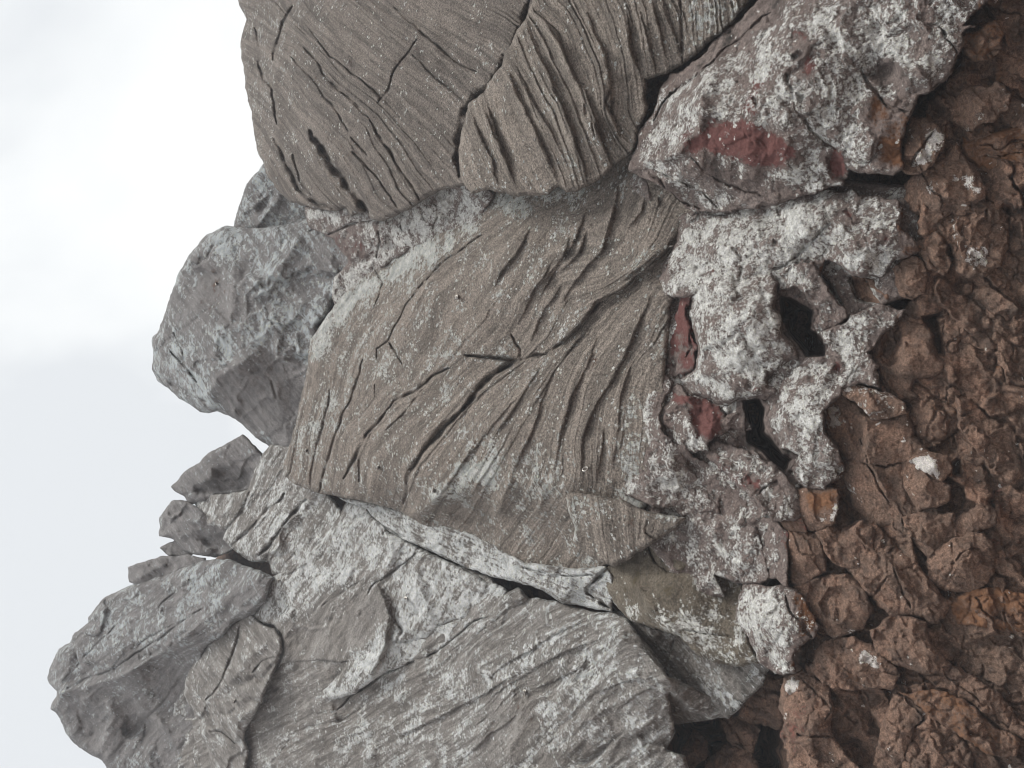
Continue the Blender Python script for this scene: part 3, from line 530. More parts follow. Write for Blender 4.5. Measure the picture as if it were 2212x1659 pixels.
# lower brow and its shaded underside
r.ridge(c(10, (930, 290), (1010, 300), (1100, 220), (1200, 190)), 18, 16, 18).pit(c(10, (1150, 300), (1200, 230), (1300, 200), (1420, 260), (1420, 360), (1280, 370), (1160, 350)), 26, 14)
r.ridge(c(11, (80, 310), (110, 200), (160, 110)), 18, 12, 16).ridge(c(11, (300, 330), (320, 180), (250, 100)), 12, 10, 14)
r.field('lichen', [(c(9, (300, 600), (420, 420), (640, 260), (800, 120), (1000, -60), (1080, 60), (960, 160), (700, 300), (420, 520), (340, 660)), .9, 14), (c(9, (330, 900), (430, 860), (380, 1100), (330, 1180), (290, 1050)), .6, 18), (c(9, (600, 700), (900, 500), (1000, 760), (760, 900), (600, 880)), .42, 30), (c(9, (1180, 1200), (1310, 1130), (1370, 1280), (1260, 1380), (1080, 1420), (940, 1480), (930, 1420)), .66, 12), (c(9, (1380, 1200), (1580, 1080), (1640, 1350), (1500, 1540), (1360, 1400)), .46, 20), (c(8, (620, 860), (680, 820), (720, 1500), (600, 1500), (600, 1350), (660, 1200), (620, 1000)), .66, 12), (c(9, (1500, 1600), (1560, 1420), (1659, 1500)), .38, 14), (1000, 480, 120, 40, -40, .5), (1120, 440, 90, 30, -10, .6), (c(8, (400, 300), (900, -100), (700, -100), (300, 250)), .14, 30), (c(8, (290, 700), (600, 400), (700, 450), (640, 800), (580, 1000), (450, 1200), (300, 1000)), .08, 20), (c(8, (740, 240), (900, 100), (960, 120), (880, 330), (760, 600), (720, 900), (690, 750), (760, 400)), .33, 14)])
r.field('ochre', [(c(9, (800, 1400), (900, 1150), (1100, 1050), (1250, 1100), (1100, 1350), (900, 1560), (800, 1500)), .28, 40), (c(8, (420, 560), (640, 330), (800, 200), (820, 260), (560, 560), (400, 760)), .26, 25), (640, 1000, 30, 80, 20, .2), (820, 1030, 60, 90, 20, .2), (c(8, (480, 1100), (650, 1000), (640, 1350), (420, 1350)), .24, 25)])
r.build('great face of brown sandstone mid-cliff, its fanning layers dotted with white lichen', 'cliff')

r = Rock('overhang_block', c(11, (440, 215), (470, 180), (560, 195), (700, 215), (760, 235), (880, 290), (1000, 310), (1090, 322), (1040, 380), (940, 440), (860, 490), (780, 550), (700, 585), (650, 565), (580, 530), (520, 480), (480, 450), (490, 380), (460, 300)), [(1225, 1075, 190), (1300, 1075, 185), (1400, 1110, 160), (1480, 1120, 140), (1300, 1130, 190), (1270, 1170, 160), (1320, 1215, 150), (1400, 1170, 150)], M_SAND, edge=(8, 26), rough=(6, 60), warp=(3, 30), seed=14, thick=.9, lichen=.22)
r.guides([(0, c(11, (520, 240), (560, 480))), (60, c(11, (660, 240), (690, 550))), (120, c(11, (800, 280), (800, 520))), (180, c(11, (960, 320), (900, 450)))], 5)
r.crack(c(11, (700, 215), (760, 240), (870, 285), (960, 300)), 3, 14).crack(c(11, (880, 330), (870, 400), (930, 440)), 3, 8)
r.field('lichen', [(c(11, (440, 200), (560, 200), (600, 260), (520, 300), (500, 440), (460, 420)), .6, 10), (1300, 1110, 40, 20, 0, .4), (1440, 1110, 50, 20, 0, .5)]).field('ochre', [(1370, 1150, 50, 40, 0, .3)])
r.build('brown block with a white lichened corner, jutting under the great face over the olive boulder', 'rock')

# strip between the great face and the grey slabs
r = Rock('ledge_strip', c(10, (580, 215), (700, 225), (860, 270), (960, 300), (1060, 350), (1300, 400)) + c(11, (220, 560), (560, 600), (660, 580), (700, 640), (690, 820), (640, 815), (540, 795), (430, 785), (330, 715), (230, 680), (120, 650), (0, 625)) + c(10, (1200, 560), (1060, 490), (960, 448), (850, 395), (780, 330), (740, 275), (640, 250)),
     [(740, 1080, 60), (850, 1110, 80), (950, 1140, 80), (1100, 1190, 85), (1250, 1240, 90), (1310, 1270, 80), (800, 1110, 75), (900, 1165, 80), (1050, 1230, 80), (1150, 1265, 80), (1250, 1300, 70)], M_GREY, edge=(6, 12), rough=(5, 60), warp=(3, 40), seed=15, thick=.7, lichen=.55)
r.guides([(0, c(10, (700, 230), (1000, 360), (1500, 560))), (60, c(10, (740, 275), (1000, 470), (1500, 680)))], 8)
r.crack(c(10, (770, 330), (900, 410), (1000, 440), (1060, 480)), 4, 14).crack(c(11, (690, 570), (620, 640), (560, 700), (560, 730), (690, 810)), 5, 30).crack(c(11, (220, 595), (400, 635), (600, 630)), 3, 14)
r.field('dark', [(c(10, (860, 310), (1100, 400), (1250, 460), (1400, 520), (1300, 520), (1050, 430), (900, 350)), .34, 10)]).field('ochre', [(c(10, (1050, 440), (1230, 470), (1450, 560), (1280, 510), (1100, 470)), .4, 8)])
r.build('narrow olive and white streaked ledge running between the brown face and the grey slabs', 'rock ledge')

# ------------------------------------------------------------------ grey slabs at the photograph's lower left
r = Rock('grey_slab', c(10, (-300, 1300), (90, 960), (290, 900), (600, 900), (900, 700), (1200, 560), (1400, 640)) + c(11, (130, 720), (200, 690), (250, 750), (390, 765), (480, 800), (600, 825), (690, 820), (770, 860), (830, 940), (900, 1010), (990, 1170), (1050, 1200), (1290, 1300), (1330, 1360), (1220, 1400), (1100, 1350), (1000, 1260), (1020, 1400), (1030, 1470), (980, 1560), (1090, 1600), (1130, 1800), (1100, 2400)) + [(380, 1960)],
     [(440, 1450, -10), (530, 1550, 20), (530, 1650, 20), (600, 1400, 20), (700, 1500, 45), (800, 1600, 60), (900, 1650, 70), (800, 1380, 40), (950, 1300, 40), (1100, 1280, 50), (1000, 1450, 80), (1150, 1400, 90), (1250, 1340, 80), (1340, 1370, 110), (1440, 1465, 110), (1300, 1500, 110), (1200, 1580, 100), (1430, 1560, 60), (1400, 1640, 60), (1250, 1650, 90), (1450, 1400, 10), (1560, 1510, -50), (1380, 1340, 50), (1330, 1310, 40), (500, 1300, -40)],
     M_GREY, edge=(8, 16), rough=(7, 90), warp=(4, 40), seed=16, thick=1.6, lichen=.36)
r.guides([(0, c(10, (100, 1500), (600, 1350), (1100, 1060), (1400, 850))), (100, c(10, (250, 1650), (650, 1480), (1100, 1280), (1600, 1080))), (150, c(11, (0, 1150), (300, 980), (560, 870), (690, 850))), (235, c(11, (0, 1500), (250, 1250), (600, 1080), (760, 970))), (305, c(11, (100, 1659), (400, 1450), (700, 1200), (960, 1150))), (360, c(11, (450, 1659), (700, 1500), (900, 1400), (1010, 1300)))], 9, off=200)
r.crack(c(10, (580, 1350), (650, 1280), (760, 1205), (850, 1140), (950, 1100), (1100, 1045), (1130, 1020), (1250, 930), (1310, 870), (1390, 850)), 3.5, 22)
for g in (c(11, (0, 1310), (200, 1180), (400, 1060), (560, 990), (700, 950)), c(11, (0, 1200), (160, 1080), (300, 1000), (480, 900), (600, 860)), c(11, (250, 1260), (450, 1160), (600, 1090)), c(11, (560, 1280), (760, 1200), (960, 1160)), c(11, (700, 1360), (800, 1280), (960, 1190)), c(10, (900, 1500), (1150, 1380), (1400, 1240), (1640, 1100)), c(10, (1200, 1659), (1400, 1480), (1600, 1330))):
    r.ledge(g, 8, 16)
r.pit(c(10, (1210, 1040), (1260, 1000), (1330, 1000), (1270, 1060), (1220, 1075)), 12, 6)
r.ridge(c(11, (700, 960), (860, 1030), (960, 1140), (1010, 1220)), 24, 10, 12)
r.pit(c(11, (640, 1600), (720, 1500), (690, 1500), (560, 1580), (450, 1659), (560, 1659)), 22, 8).pit(c(11, (820, 1480), (860, 1440), (930, 1500), (1000, 1480), (1000, 1560), (860, 1560)), 26, 10)
r.field('lichen', [(c(11, (0, 1100), (700, 950), (1000, 1150), (900, 1300), (400, 1300), (0, 1500)), .42, 25), (c(10, (500, 1500), (1000, 1320), (1659, 1000), (1659, 1150), (900, 1480), (600, 1560)), .46, 15), (c(10, (-200, 1659), (200, 1250), (600, 1200), (650, 1300), (300, 1500)), .18, 30), (c(11, (0, 1659), (0, 1300), (300, 1180), (420, 1350), (250, 1600)), .16, 20), (c(11, (200, 1659), (260, 1240), (400, 1260), (500, 1380), (260, 1659)), .45, 12), (c(11, (780, 1030), (1000, 1250), (1280, 1330), (1290, 1300), (960, 1080)), .14, 14)])
r.field('ochre', [(c(11, (0, 1480), (260, 1260), (420, 1340), (200, 1500)), .30, 20)])
r.build('broad grey sandstone slab with pale slanting bands, ending at the dark hollow', 'rock slab')

r = Rock('grey_slab', c(10, (225, 650), (300, 590), (360, 540), (440, 490), (480, 455), (540, 360), (605, 280), (625, 232), (740, 262), (790, 330), (850, 392), (960, 450), (1060, 500), (1180, 560), (1280, 610), (1380, 660), (1470, 690), (1495, 720), (1475, 765), (1400, 800), (1390, 850), (1300, 880), (1240, 940), (1130, 1030), (1090, 1050), (950, 1110), (830, 1150), (740, 1215), (660, 1270), (560, 1300), (500, 1280), (490, 1240), (550, 1190), (600, 1150), (590, 1105), (480, 1092), (380, 1100), (300, 1110), (245, 1145), (270, 1070), (290, 1030), (285, 950), (240, 895), (120, 870), (150, 800), (190, 720)),
     [(590, 1250, 30), (700, 1160, 45), (740, 1085, 40), (800, 1100, 45), (850, 1170, 75), (880, 1130, 50), (780, 1250, 75), (700, 1300, 70), (620, 1350, 40), (820, 1310, 85), (850, 1370, 95), (810, 1450, 95), (750, 1400, 75), (1000, 1260, 70), (1080, 1270, 60), (950, 1330, 70), (1040, 1330, 50), (920, 1200, 65), (600, 1440, 30), (700, 1470, 50), (880, 1390, 60), (900, 1400, 55)],
     M_GREY, edge=(8, 20), rough=(6, 90), warp=(3, 35), seed=17, thick=1.2, lichen=.50)
r.guides([(0, c(10, (250, 700), (480, 480), (620, 250))), (80, c(10, (350, 850), (600, 600), (780, 350))), (150, c(10, (300, 1080), (560, 800), (850, 560))), (220, c(10, (600, 1100), (850, 850), (1050, 560)))], 5, off=70)
r.ridge(c(10, (760, 270), (860, 440), (880, 500), (820, 640)), 16, 12, 10)
r.step_(c(10, (780, 660), (840, 760), (870, 850), (860, 900), (840, 1010), (790, 1130), (740, 1190)), 34, 40).crack(c(10, (860, 820), (930, 930), (900, 985), (850, 1000), (840, 1060)), 4, 18)
r.crack(c(10, (850, 1005), (930, 985), (1060, 965), (1130, 900), (1240, 860)), 3, 10).crack(c(10, (810, 660), (900, 590), (1000, 520), (1060, 500)), 3, 14).ridge(c(10, (1030, 530), (990, 640), (1060, 780), (1070, 900)), 14, 12, 14)
r.crack(c(10, (500, 790), (600, 730), (720, 650)), 3, 8).crack(c(10, (800, 350), (830, 410), (1000, 470), (1060, 500)), 6, 20).crack(c(10, (480, 1095), (600, 1100), (640, 1090)), 2.5, 10).crack(c(10, (740, 740), (760, 700), (800, 660)), 2, 10)
r.field('lichen', [(c(10, (230, 1100), (260, 900), (500, 780), (740, 660), (860, 780), (820, 960), (600, 1150), (300, 1100)), .12, 14), (c(10, (740, 1000), (840, 900), (860, 940), (790, 1180), (740, 1190), (560, 1280), (500, 1260), (640, 1150)), .6, 8), (c(10, (780, 660), (960, 510), (1480, 700), (1380, 840), (1060, 960), (930, 950), (850, 800)), .52, 8)])
r.build('pale grey slab with a brown stained middle and thin flake, below the slanting ribs', 'rock slab')

r = Rock('grey_block', c(1, (1285, 855), (1340, 835), (1400, 885), (1470, 915), (1500, 970), (1510, 1030), (1495, 1080), (1470, 1140), (1425, 1230), (1405, 1300), (1365, 1370), (1320, 1440), (1310, 1510), (1330, 1570), (1315, 1650), (1300, 2100), (1160, 2100), (1120, 1600), (1080, 1500), (1060, 1400), (1015, 1325), (985, 1270), (985, 1200), (1010, 1130), (1085, 1030), (1110, 985), (1190, 930), (1240, 885)),
     [(520, 1330, 20), (560, 1350, 40), (600, 1400, 50), (500, 1370, 35), (440, 1420, 30), (405, 1490, 30), (460, 1450, 60), (470, 1490, 50), (550, 1450, 75), (520, 1520, 80), (470, 1570, 60), (530, 1600, 60), (480, 1640, 60), (430, 1550, 40)], M_GREY, edge=(8, 20), rough=(7, 70), warp=(3, 30), seed=18, thick=1.2, lichen=.30)
r.crack(c(1, (1280, 890), (1270, 960), (1240, 1060), (1190, 1180), (1140, 1270), (1100, 1300)), 4, 20).ridge(c(1, (1450, 960), (1330, 1060), (1240, 1180), (1100, 1320)), 18, 12, 12).crack(c(1, (1500, 1060), (1400, 1080), (1350, 1150)), 3, 12).ridge(c(1, (1450, 1150), (1380, 1290), (1270, 1420), (1240, 1560)), 14, 14, 10)
r.crack(c(1, (1110, 1460), (1190, 1470), (1250, 1530)), 3, 12).pit(c(1, (1040, 1290), (1110, 1250), (1150, 1270), (1090, 1310)), 14, 6)
r.build('stacked grey-brown block split by a diagonal crack, wedged under the hazy peak', 'rock')

# recess and boulder below the overhanging block
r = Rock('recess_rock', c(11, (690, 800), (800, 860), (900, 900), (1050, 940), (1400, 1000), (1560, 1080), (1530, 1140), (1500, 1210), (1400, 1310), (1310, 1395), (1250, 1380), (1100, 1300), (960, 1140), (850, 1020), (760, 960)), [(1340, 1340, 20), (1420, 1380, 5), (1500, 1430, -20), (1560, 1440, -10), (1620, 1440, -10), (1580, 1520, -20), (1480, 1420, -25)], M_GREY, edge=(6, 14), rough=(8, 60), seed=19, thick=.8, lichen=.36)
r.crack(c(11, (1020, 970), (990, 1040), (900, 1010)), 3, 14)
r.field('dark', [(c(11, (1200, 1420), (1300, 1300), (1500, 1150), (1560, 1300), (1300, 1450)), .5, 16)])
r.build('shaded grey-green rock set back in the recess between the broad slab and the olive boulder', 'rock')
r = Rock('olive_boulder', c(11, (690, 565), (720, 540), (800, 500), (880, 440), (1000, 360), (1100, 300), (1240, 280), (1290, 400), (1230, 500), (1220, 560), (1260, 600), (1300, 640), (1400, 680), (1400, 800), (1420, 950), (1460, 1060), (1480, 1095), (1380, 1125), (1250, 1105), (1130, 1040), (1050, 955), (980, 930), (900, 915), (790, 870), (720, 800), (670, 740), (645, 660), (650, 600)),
     [(1310, 1240, 80), (1330, 1300, 80), (1400, 1240, 95), (1420, 1180, 62), (1500, 1120, 40), (1500, 1200, 75), (1450, 1290, 110), (1400, 1350, 90), (1480, 1380, 90), (1550, 1300, 70), (1600, 1400, 80), (1640, 1430, 60), (1560, 1430, 50), (1540, 1230, 60), (1570, 1270, 40), (1500, 1300, 100)], M_OLIVE, edge=(9, 24), rough=(8, 60), warp=(4, 30), seed=20, thick=.9, lichen=.42)
r.ridge(c(11, (690, 600), (780, 650), (850, 720), (900, 800), (980, 870), (1060, 960), (1120, 1030)), 18, 14, 12)
r.pit(c(11, (890, 470), (1000, 440), (1120, 340), (1200, 380), (1190, 480), (1120, 580), (1050, 615), (960, 590), (910, 530)), -14, 5).crack(c(11, (890, 470), (920, 560), (990, 610), (1090, 610)), 3, 14)
r.crack(c(11, (1060, 920), (1200, 950), (1330, 960)), 3, 8)
r.field('lichen', [(c(11, (720, 600), (820, 540), (960, 580), (1080, 620), (1050, 720), (1000, 810), (900, 800), (800, 700), (700, 640)), -.25, 10), (c(11, (890, 470), (1000, 430), (1120, 330), (1200, 380), (1190, 490), (1120, 580), (1050, 615), (960, 590)), -.3, 5), (c(11, (900, 720), (960, 790), (1020, 830), (930, 830)), .6, 6), (c(11, (1100, 320), (1260, 300), (1250, 420), (1180, 470), (1150, 420)), .45, 8)])
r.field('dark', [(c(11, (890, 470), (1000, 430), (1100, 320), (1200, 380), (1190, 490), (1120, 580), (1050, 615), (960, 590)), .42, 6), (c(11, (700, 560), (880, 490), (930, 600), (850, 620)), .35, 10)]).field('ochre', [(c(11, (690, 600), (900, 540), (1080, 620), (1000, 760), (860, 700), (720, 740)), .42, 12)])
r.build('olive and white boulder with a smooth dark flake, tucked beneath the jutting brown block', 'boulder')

# ------------------------------------------------------------------ the lichen-white band
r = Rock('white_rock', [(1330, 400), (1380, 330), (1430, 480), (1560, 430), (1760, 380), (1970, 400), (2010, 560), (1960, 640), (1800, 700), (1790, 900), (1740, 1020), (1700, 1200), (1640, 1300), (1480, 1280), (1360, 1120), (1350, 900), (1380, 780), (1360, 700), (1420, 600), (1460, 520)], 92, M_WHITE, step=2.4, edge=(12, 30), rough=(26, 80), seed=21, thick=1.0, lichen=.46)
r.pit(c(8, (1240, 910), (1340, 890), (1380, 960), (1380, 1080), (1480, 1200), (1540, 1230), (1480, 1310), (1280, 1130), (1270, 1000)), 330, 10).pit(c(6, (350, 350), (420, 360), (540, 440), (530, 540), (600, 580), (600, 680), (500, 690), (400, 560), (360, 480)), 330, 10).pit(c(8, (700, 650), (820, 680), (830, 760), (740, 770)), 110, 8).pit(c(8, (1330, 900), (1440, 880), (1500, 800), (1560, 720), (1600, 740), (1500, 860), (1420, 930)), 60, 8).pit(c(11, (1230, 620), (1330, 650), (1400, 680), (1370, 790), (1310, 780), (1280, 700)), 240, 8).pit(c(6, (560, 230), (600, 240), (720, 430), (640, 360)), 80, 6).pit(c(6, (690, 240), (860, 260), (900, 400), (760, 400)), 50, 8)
r.field('dark', [(c(8, (1240, 900), (1340, 890), (1400, 1080), (1540, 1230), (1480, 1320), (1250, 1110)), .6, 14), (c(6, (340, 330), (540, 430), (610, 600), (600, 700), (480, 700), (350, 480)), .6, 14)]).field('lichen', [(c(8, (1230, 890), (1350, 880), (1420, 1100), (1540, 1230), (1480, 1320), (1250, 1110)), -.5, 5), (c(6, (340, 330), (540, 430), (610, 600), (600, 700), (480, 700), (350, 480)), -.5, 5)])  # shade of the deep hollows put into the rock colour; lichen left off
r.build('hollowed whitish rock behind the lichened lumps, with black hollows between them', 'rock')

r = Rock('reddish_wedge', [(1364, 350)] + c(4, (830, 720), (870, 630), (910, 560), (1000, 400), (1090, 360), (1220, 230), (1350, 110), (1460, 20), (1560, -100), (2080, -1000)) + [(2300, -405), (2180, -150), (2150, -50), (2128, 0), (2085, 55)] + c(5, (1400, 150), (1330, 190), (1345, 280), (1310, 320), (1220, 450), (1180, 500), (1110, 520), (1060, 590), (1060, 640), (1030, 700), (1010, 900), (960, 945), (860, 930), (790, 920), (720, 890), (690, 990), (640, 1010), (540, 1040), (400, 1070), (330, 1100), (240, 1125), (100, 1120)) + c(4, (1380, 1130), (1250, 1130), (1120, 1140), (1010, 1040), (900, 970), (790, 905), (795, 850)),
     [(1366, 350, 190), (1380, 390, 175), (1400, 280, 185), (1440, 170, 175), (1560, 90, 180), (1640, 20, 180), (1480, 460, 130), (1560, 455, 140), (1640, 430, 150), (1750, 400, 160), (1490, 300, 235), (1500, 360, 225), (1540, 260, 250), (1640, 220, 255), (1620, 330, 235), (1700, 330, 215), (1480, 230, 230), (1560, 170, 240), (1700, 100, 240), (1850, 80, 235), (2000, 60, 230), (2080, 60, 210), (1800, 200, 230), (1800, 330, 200), (1900, 200, 205), (1920, 330, 195), (2000, 180, 200), (1890, 160, 190), (1570, 400, 175), (1440, 400, 185), (1500, 420, 160), (1940, 260, 205), (1430, 330, 205)],
     M_WHITE, edge=(6, 13), rough=(12, 90), warp=(10, 40), seed=22, thick=1.4, lichen=.52)
r.ridge(c(4, (800, 880), (1080, 800), (1140, 700), (1180, 480), (1260, 400)), 22, 12, 18).ridge(c(4, (790, 850), (900, 960), (1010, 1050), (1110, 1130)), 8, 6, 9)
for g in (c(4, (880, 900), (960, 990), (1060, 1080), (1150, 1120)), c(4, (850, 920), (920, 1010), (1010, 1090)), c(4, (920, 900), (1040, 960), (1180, 1040), (1250, 1100)), c(4, (1120, 840), (1250, 960), (1400, 1010), (1500, 1050)), c(4, (960, 560), (1060, 460), (1250, 300), (1400, 180), (1550, 60)), c(4, (900, 640), (1000, 520), (1120, 420))): r.crack(g, 4, 14)
r.pit(c(4, (1430, 500), (1470, 510), (1470, 560), (1440, 580)), 26, 5).pit(c(5, (410, 290), (440, 250), (490, 270), (470, 310), (420, 330)), 24, 6).pit(c(5, (840, 400), (880, 340), (960, 340), (1000, 400), (960, 460), (880, 480)), 20, 10).pit(c(5, (440, 500), (500, 510), (500, 560), (460, 550)), 18, 6).pit(c(4, (1450, 1110), (1520, 1090), (1600, 1060), (1640, 1075), (1560, 1120), (1480, 1130)), 30, 6)
r.pit(c(5, (590, 840), (640, 800), (690, 860), (700, 920), (720, 960), (650, 980), (610, 930)), 18, 6).crack(c(5, (780, 350), (800, 410), (850, 480), (920, 560), (1040, 580)), 5, 16).crack(c(5, (1210, 140), (1270, 230), (1320, 300), (1280, 380), (1180, 480)), 5, 18).bump(1975, 150, 50, 40, 22).bump(1800, 90, 80, 50, 14)
r.crack(c(5, (380, 400), (440, 560), (560, 740), (640, 800)), 5, 14)
r.field('red', [(c(4, (1090, 790), (1150, 690), (1200, 650), (1400, 640), (1520, 680), (1620, 730), (1700, 800), (1620, 900), (1500, 920), (1380, 850), (1220, 800), (1130, 840)), .92, 7), (c(4, (1380, 600), (1400, 520), (1420, 480), (1480, 390), (1540, 350), (1540, 420), (1480, 470), (1440, 600)), .8, 5), (c(5, (470, 390), (490, 330), (530, 280), (550, 320), (540, 380), (490, 410)), .9, 5), (c(5, (420, 180), (480, 160), (500, 230), (440, 210)), .7, 5), (c(5, (595, 850), (640, 800), (690, 870), (700, 930), (640, 970)), .8, 5), (c(4, (1010, 740), (1060, 680), (1140, 700), (1100, 800), (1060, 840)), .55, 8)])
r.field('ochre', [(c(5, (800, 640), (860, 510), (960, 580), (1060, 640), (1020, 720), (1010, 900), (860, 900), (880, 760)), .72, 8), (c(5, (1330, 190), (1400, 150), (1500, 60), (1550, 150), (1400, 300)), .7, 10)])
r.field('lichen', [(c(4, (1090, 790), (1150, 690), (1200, 650), (1400, 640), (1520, 680), (1640, 760), (1700, 820), (1640, 890), (1500, 920), (1380, 850), (1220, 800), (1130, 840)), .2, 6), (c(4, (1050, 820), (1150, 820), (1400, 900), (1500, 940), (1640, 1060), (1400, 1120), (1250, 1000), (1080, 930)), .22, 12), (c(5, (800, 640), (860, 510), (960, 580), (1060, 640), (1020, 720), (1010, 880), (900, 880), (900, 760)), .12, 9), (c(4, (1080, 340), (1400, 60), (1600, -60), (1620, 40), (1300, 300), (1060, 440), (1000, 430)), .16, 8), (c(5, (840, 400), (880, 340), (960, 340), (1000, 400), (960, 460), (880, 480)), .08, 8), (c(4, (790, 850), (870, 900), (1100, 1140), (1000, 1040)), .1, 6), (c(5, (1330, 190), (1400, 150), (1500, 60), (1550, 150), (1400, 300)), .25, 10), (c(5, (480, 180), (540, 280), (480, 410), (420, 180)), .1, 6), (c(5, (595, 850), (640, 800), (690, 870), (700, 930), (640, 970)), -.2, 5)])
r.field('dark', [(c(4, (1120, 830), (1300, 880), (1450, 960), (1500, 1080), (1380, 1060), (1200, 940)), .42, 12), (c(4, (1100, 340), (1400, 60), (1560, -60), (1600, 0), (1300, 280), (1100, 400), (1010, 420)), .5, 8), (c(5, (840, 400), (880, 340), (960, 340), (1000, 400), (960, 460), (880, 480)), .55, 10)])
r.build('big white-lichened wedge with a bare dark red patch, its point under the wavy folds', 'rock')

r = Rock('lichened_boulder', [(1440, 640), (1425, 600), (1450, 555), (1470, 500), (1490, 468), (1560, 462), (1640, 442), (1700, 430), (1740, 414), (1790, 405)] + c(5, (680, 1005), (740, 1000), (790, 1060), (860, 1050), (960, 1060), (1010, 1100), (1010, 1200), (1060, 1270), (1110, 1340), (1060, 1380), (980, 1400), (940, 1450), (900, 1480), (840, 1470), (760, 1470), (700, 1440), (660, 1390), (600, 1390), (560, 1500), (420, 1560), (330, 1500)) + [(1660, 640), (1600, 620), (1540, 640), (1500, 640)],
     [(1450, 600, 120), (1490, 480, 110), (1560, 470, 115), (1650, 450, 120), (1760, 410, 125), (1820, 410, 130), (1900, 430, 125), (1560, 540, 145), (1650, 530, 150), (1740, 500, 160), (1820, 480, 160), (1850, 530, 165), (1920, 520, 150), (1960, 540, 130), (1830, 580, 130), (1700, 600, 120), (1900, 575, 120), (1480, 560, 125), (1780, 545, 130)],
     M_WHITE, edge=(7, 13), rough=(12, 70), warp=(10, 35), seed=23, thick=1.0, lichen=.60)
r.crack(c(5, (300, 1450), (420, 1390), (520, 1300), (620, 1200)), 4, 12).pit(c(5, (680, 1130), (720, 1110), (760, 1160), (820, 1180), (760, 1190)), 12, 5).pit(c(5, (600, 1390), (660, 1380), (700, 1440), (620, 1420)), 20, 6).bump(1850, 560, 50, 35, 22).pit(c(5, (320, 1270), (350, 1265), (350, 1300), (325, 1310)), 14, 4)
r.field('red', [(c(5, (690, 1130), (720, 1110), (770, 1170), (720, 1180)), .7, 5), (c(5, (870, 1270), (930, 1255), (960, 1290), (900, 1300)), .6, 5)]).field('lichen', [(c(5, (690, 1130), (720, 1110), (770, 1170), (720, 1180)), .1, 5), (c(5, (870, 1270), (930, 1255), (960, 1290), (900, 1300)), .1, 5), (c(5, (1010, 1240), (1110, 1340), (1040, 1380), (1000, 1340)), .15, 6)]).field('ochre', [(c(5, (1010, 1240), (1110, 1340), (1040, 1380), (1000, 1340)), .7, 6)])
r.build('long white-crusted boulder under the crack below the reddish wedge', 'boulder')

r = Rock('lichened_boulder', c(8, (965, 330), (990, 240), (1090, 180), (1190, 170), (1300, 205), (1420, 235), (1445, 300), (1440, 440), (1470, 530), (1560, 690), (1480, 730), (1400, 780), (1440, 880), (1420, 900), (1330, 900), (1250, 920), (1180, 950), (1120, 930), (1060, 910), (970, 885), (920, 800), (990, 740), (1000, 680), (985, 560), (965, 450)),
     [(1500, 600, 120), (1580, 575, 120), (1670, 595, 130), (1560, 650, 180), (1620, 680, 190), (1650, 720, 170), (1520, 700, 165), (1500, 740, 140), (1680, 660, 160), (1700, 770, 120), (1600, 770, 165), (1540, 810, 150), (1640, 850, 120), (1560, 860, 130), (1500, 840, 120), (1680, 850, 120)], M_WHITE, edge=(16, 44), rough=(11, 60), warp=(8, 30), seed=24, thick=.8, lichen=.60)
r.crack(c(8, (1010, 200), (1200, 240), (1420, 240)), 3, 10).ridge(c(8, (1000, 740), (1160, 800), (1300, 860), (1420, 890)), 14, 8, 10).pit(c(8, (1360, 740), (1480, 740), (1450, 880), (1390, 860)), 20, 8)
r.field('red', [(c(8, (1000, 250), (1090, 180), (1150, 150), (1130, 200), (1020, 270)), .7, 6), (c(8, (1170, 830), (1300, 830), (1440, 880), (1300, 870)), .55, 6)]).field('lichen', [(c(8, (1000, 250), (1090, 180), (1150, 150), (1130, 200), (1020, 270)), .2, 6), (c(8, (1070, 780), (1160, 800), (1440, 880), (1200, 860)), .3, 6)])
r.build('domed white-crusted boulder rimmed by a dark red seam, beside the black hollow', 'boulder')

r = Rock('red_seam', c(8, (1000, 250), (1060, 170), (1150, 140), (1130, 210), (1040, 260), (1000, 330), (960, 420), (1000, 600), (1000, 720), (930, 800), (860, 780), (825, 740), (850, 640), (890, 540), (910, 420), (950, 330)), [(1500, 590, 110), (1540, 560, 110), (1480, 640, 105), (1465, 700, 105), (1450, 770, 95), (1450, 800, 90), (1490, 740, 120)], M_WHITE, edge=(4, 8), rough=(16, 40), warp=(10, 22), seed=25, thick=.4, lichen=.22)
r.pit(c(8, (870, 690), (900, 685), (905, 720), (880, 740)), 22, 4).pit(c(8, (950, 290), (980, 300), (960, 330)), 16, 4).crack(c(8, (960, 420), (980, 560), (960, 700)), 4, 16)
r.field('red', [(1470, 680, 120, 200, 0, .72)])
r.build('narrow crumbly dark red seam between the brown face and the domed white boulder', 'rock')
r = Rock('grey_lump', c(8, (760, 480), (820, 450), (880, 470), (900, 560), (880, 620), (830, 660), (730, 620), (740, 550)), 90, M_WHITE, edge=(5, 9), rough=(6, 40), seed=26, thick=.3, lichen=.4)
r.field('dark', [(1420, 700, 30, 30, 0, .3)])
r.build('small grey lump of rock above the little dark hole beside the red seam', 'rock')

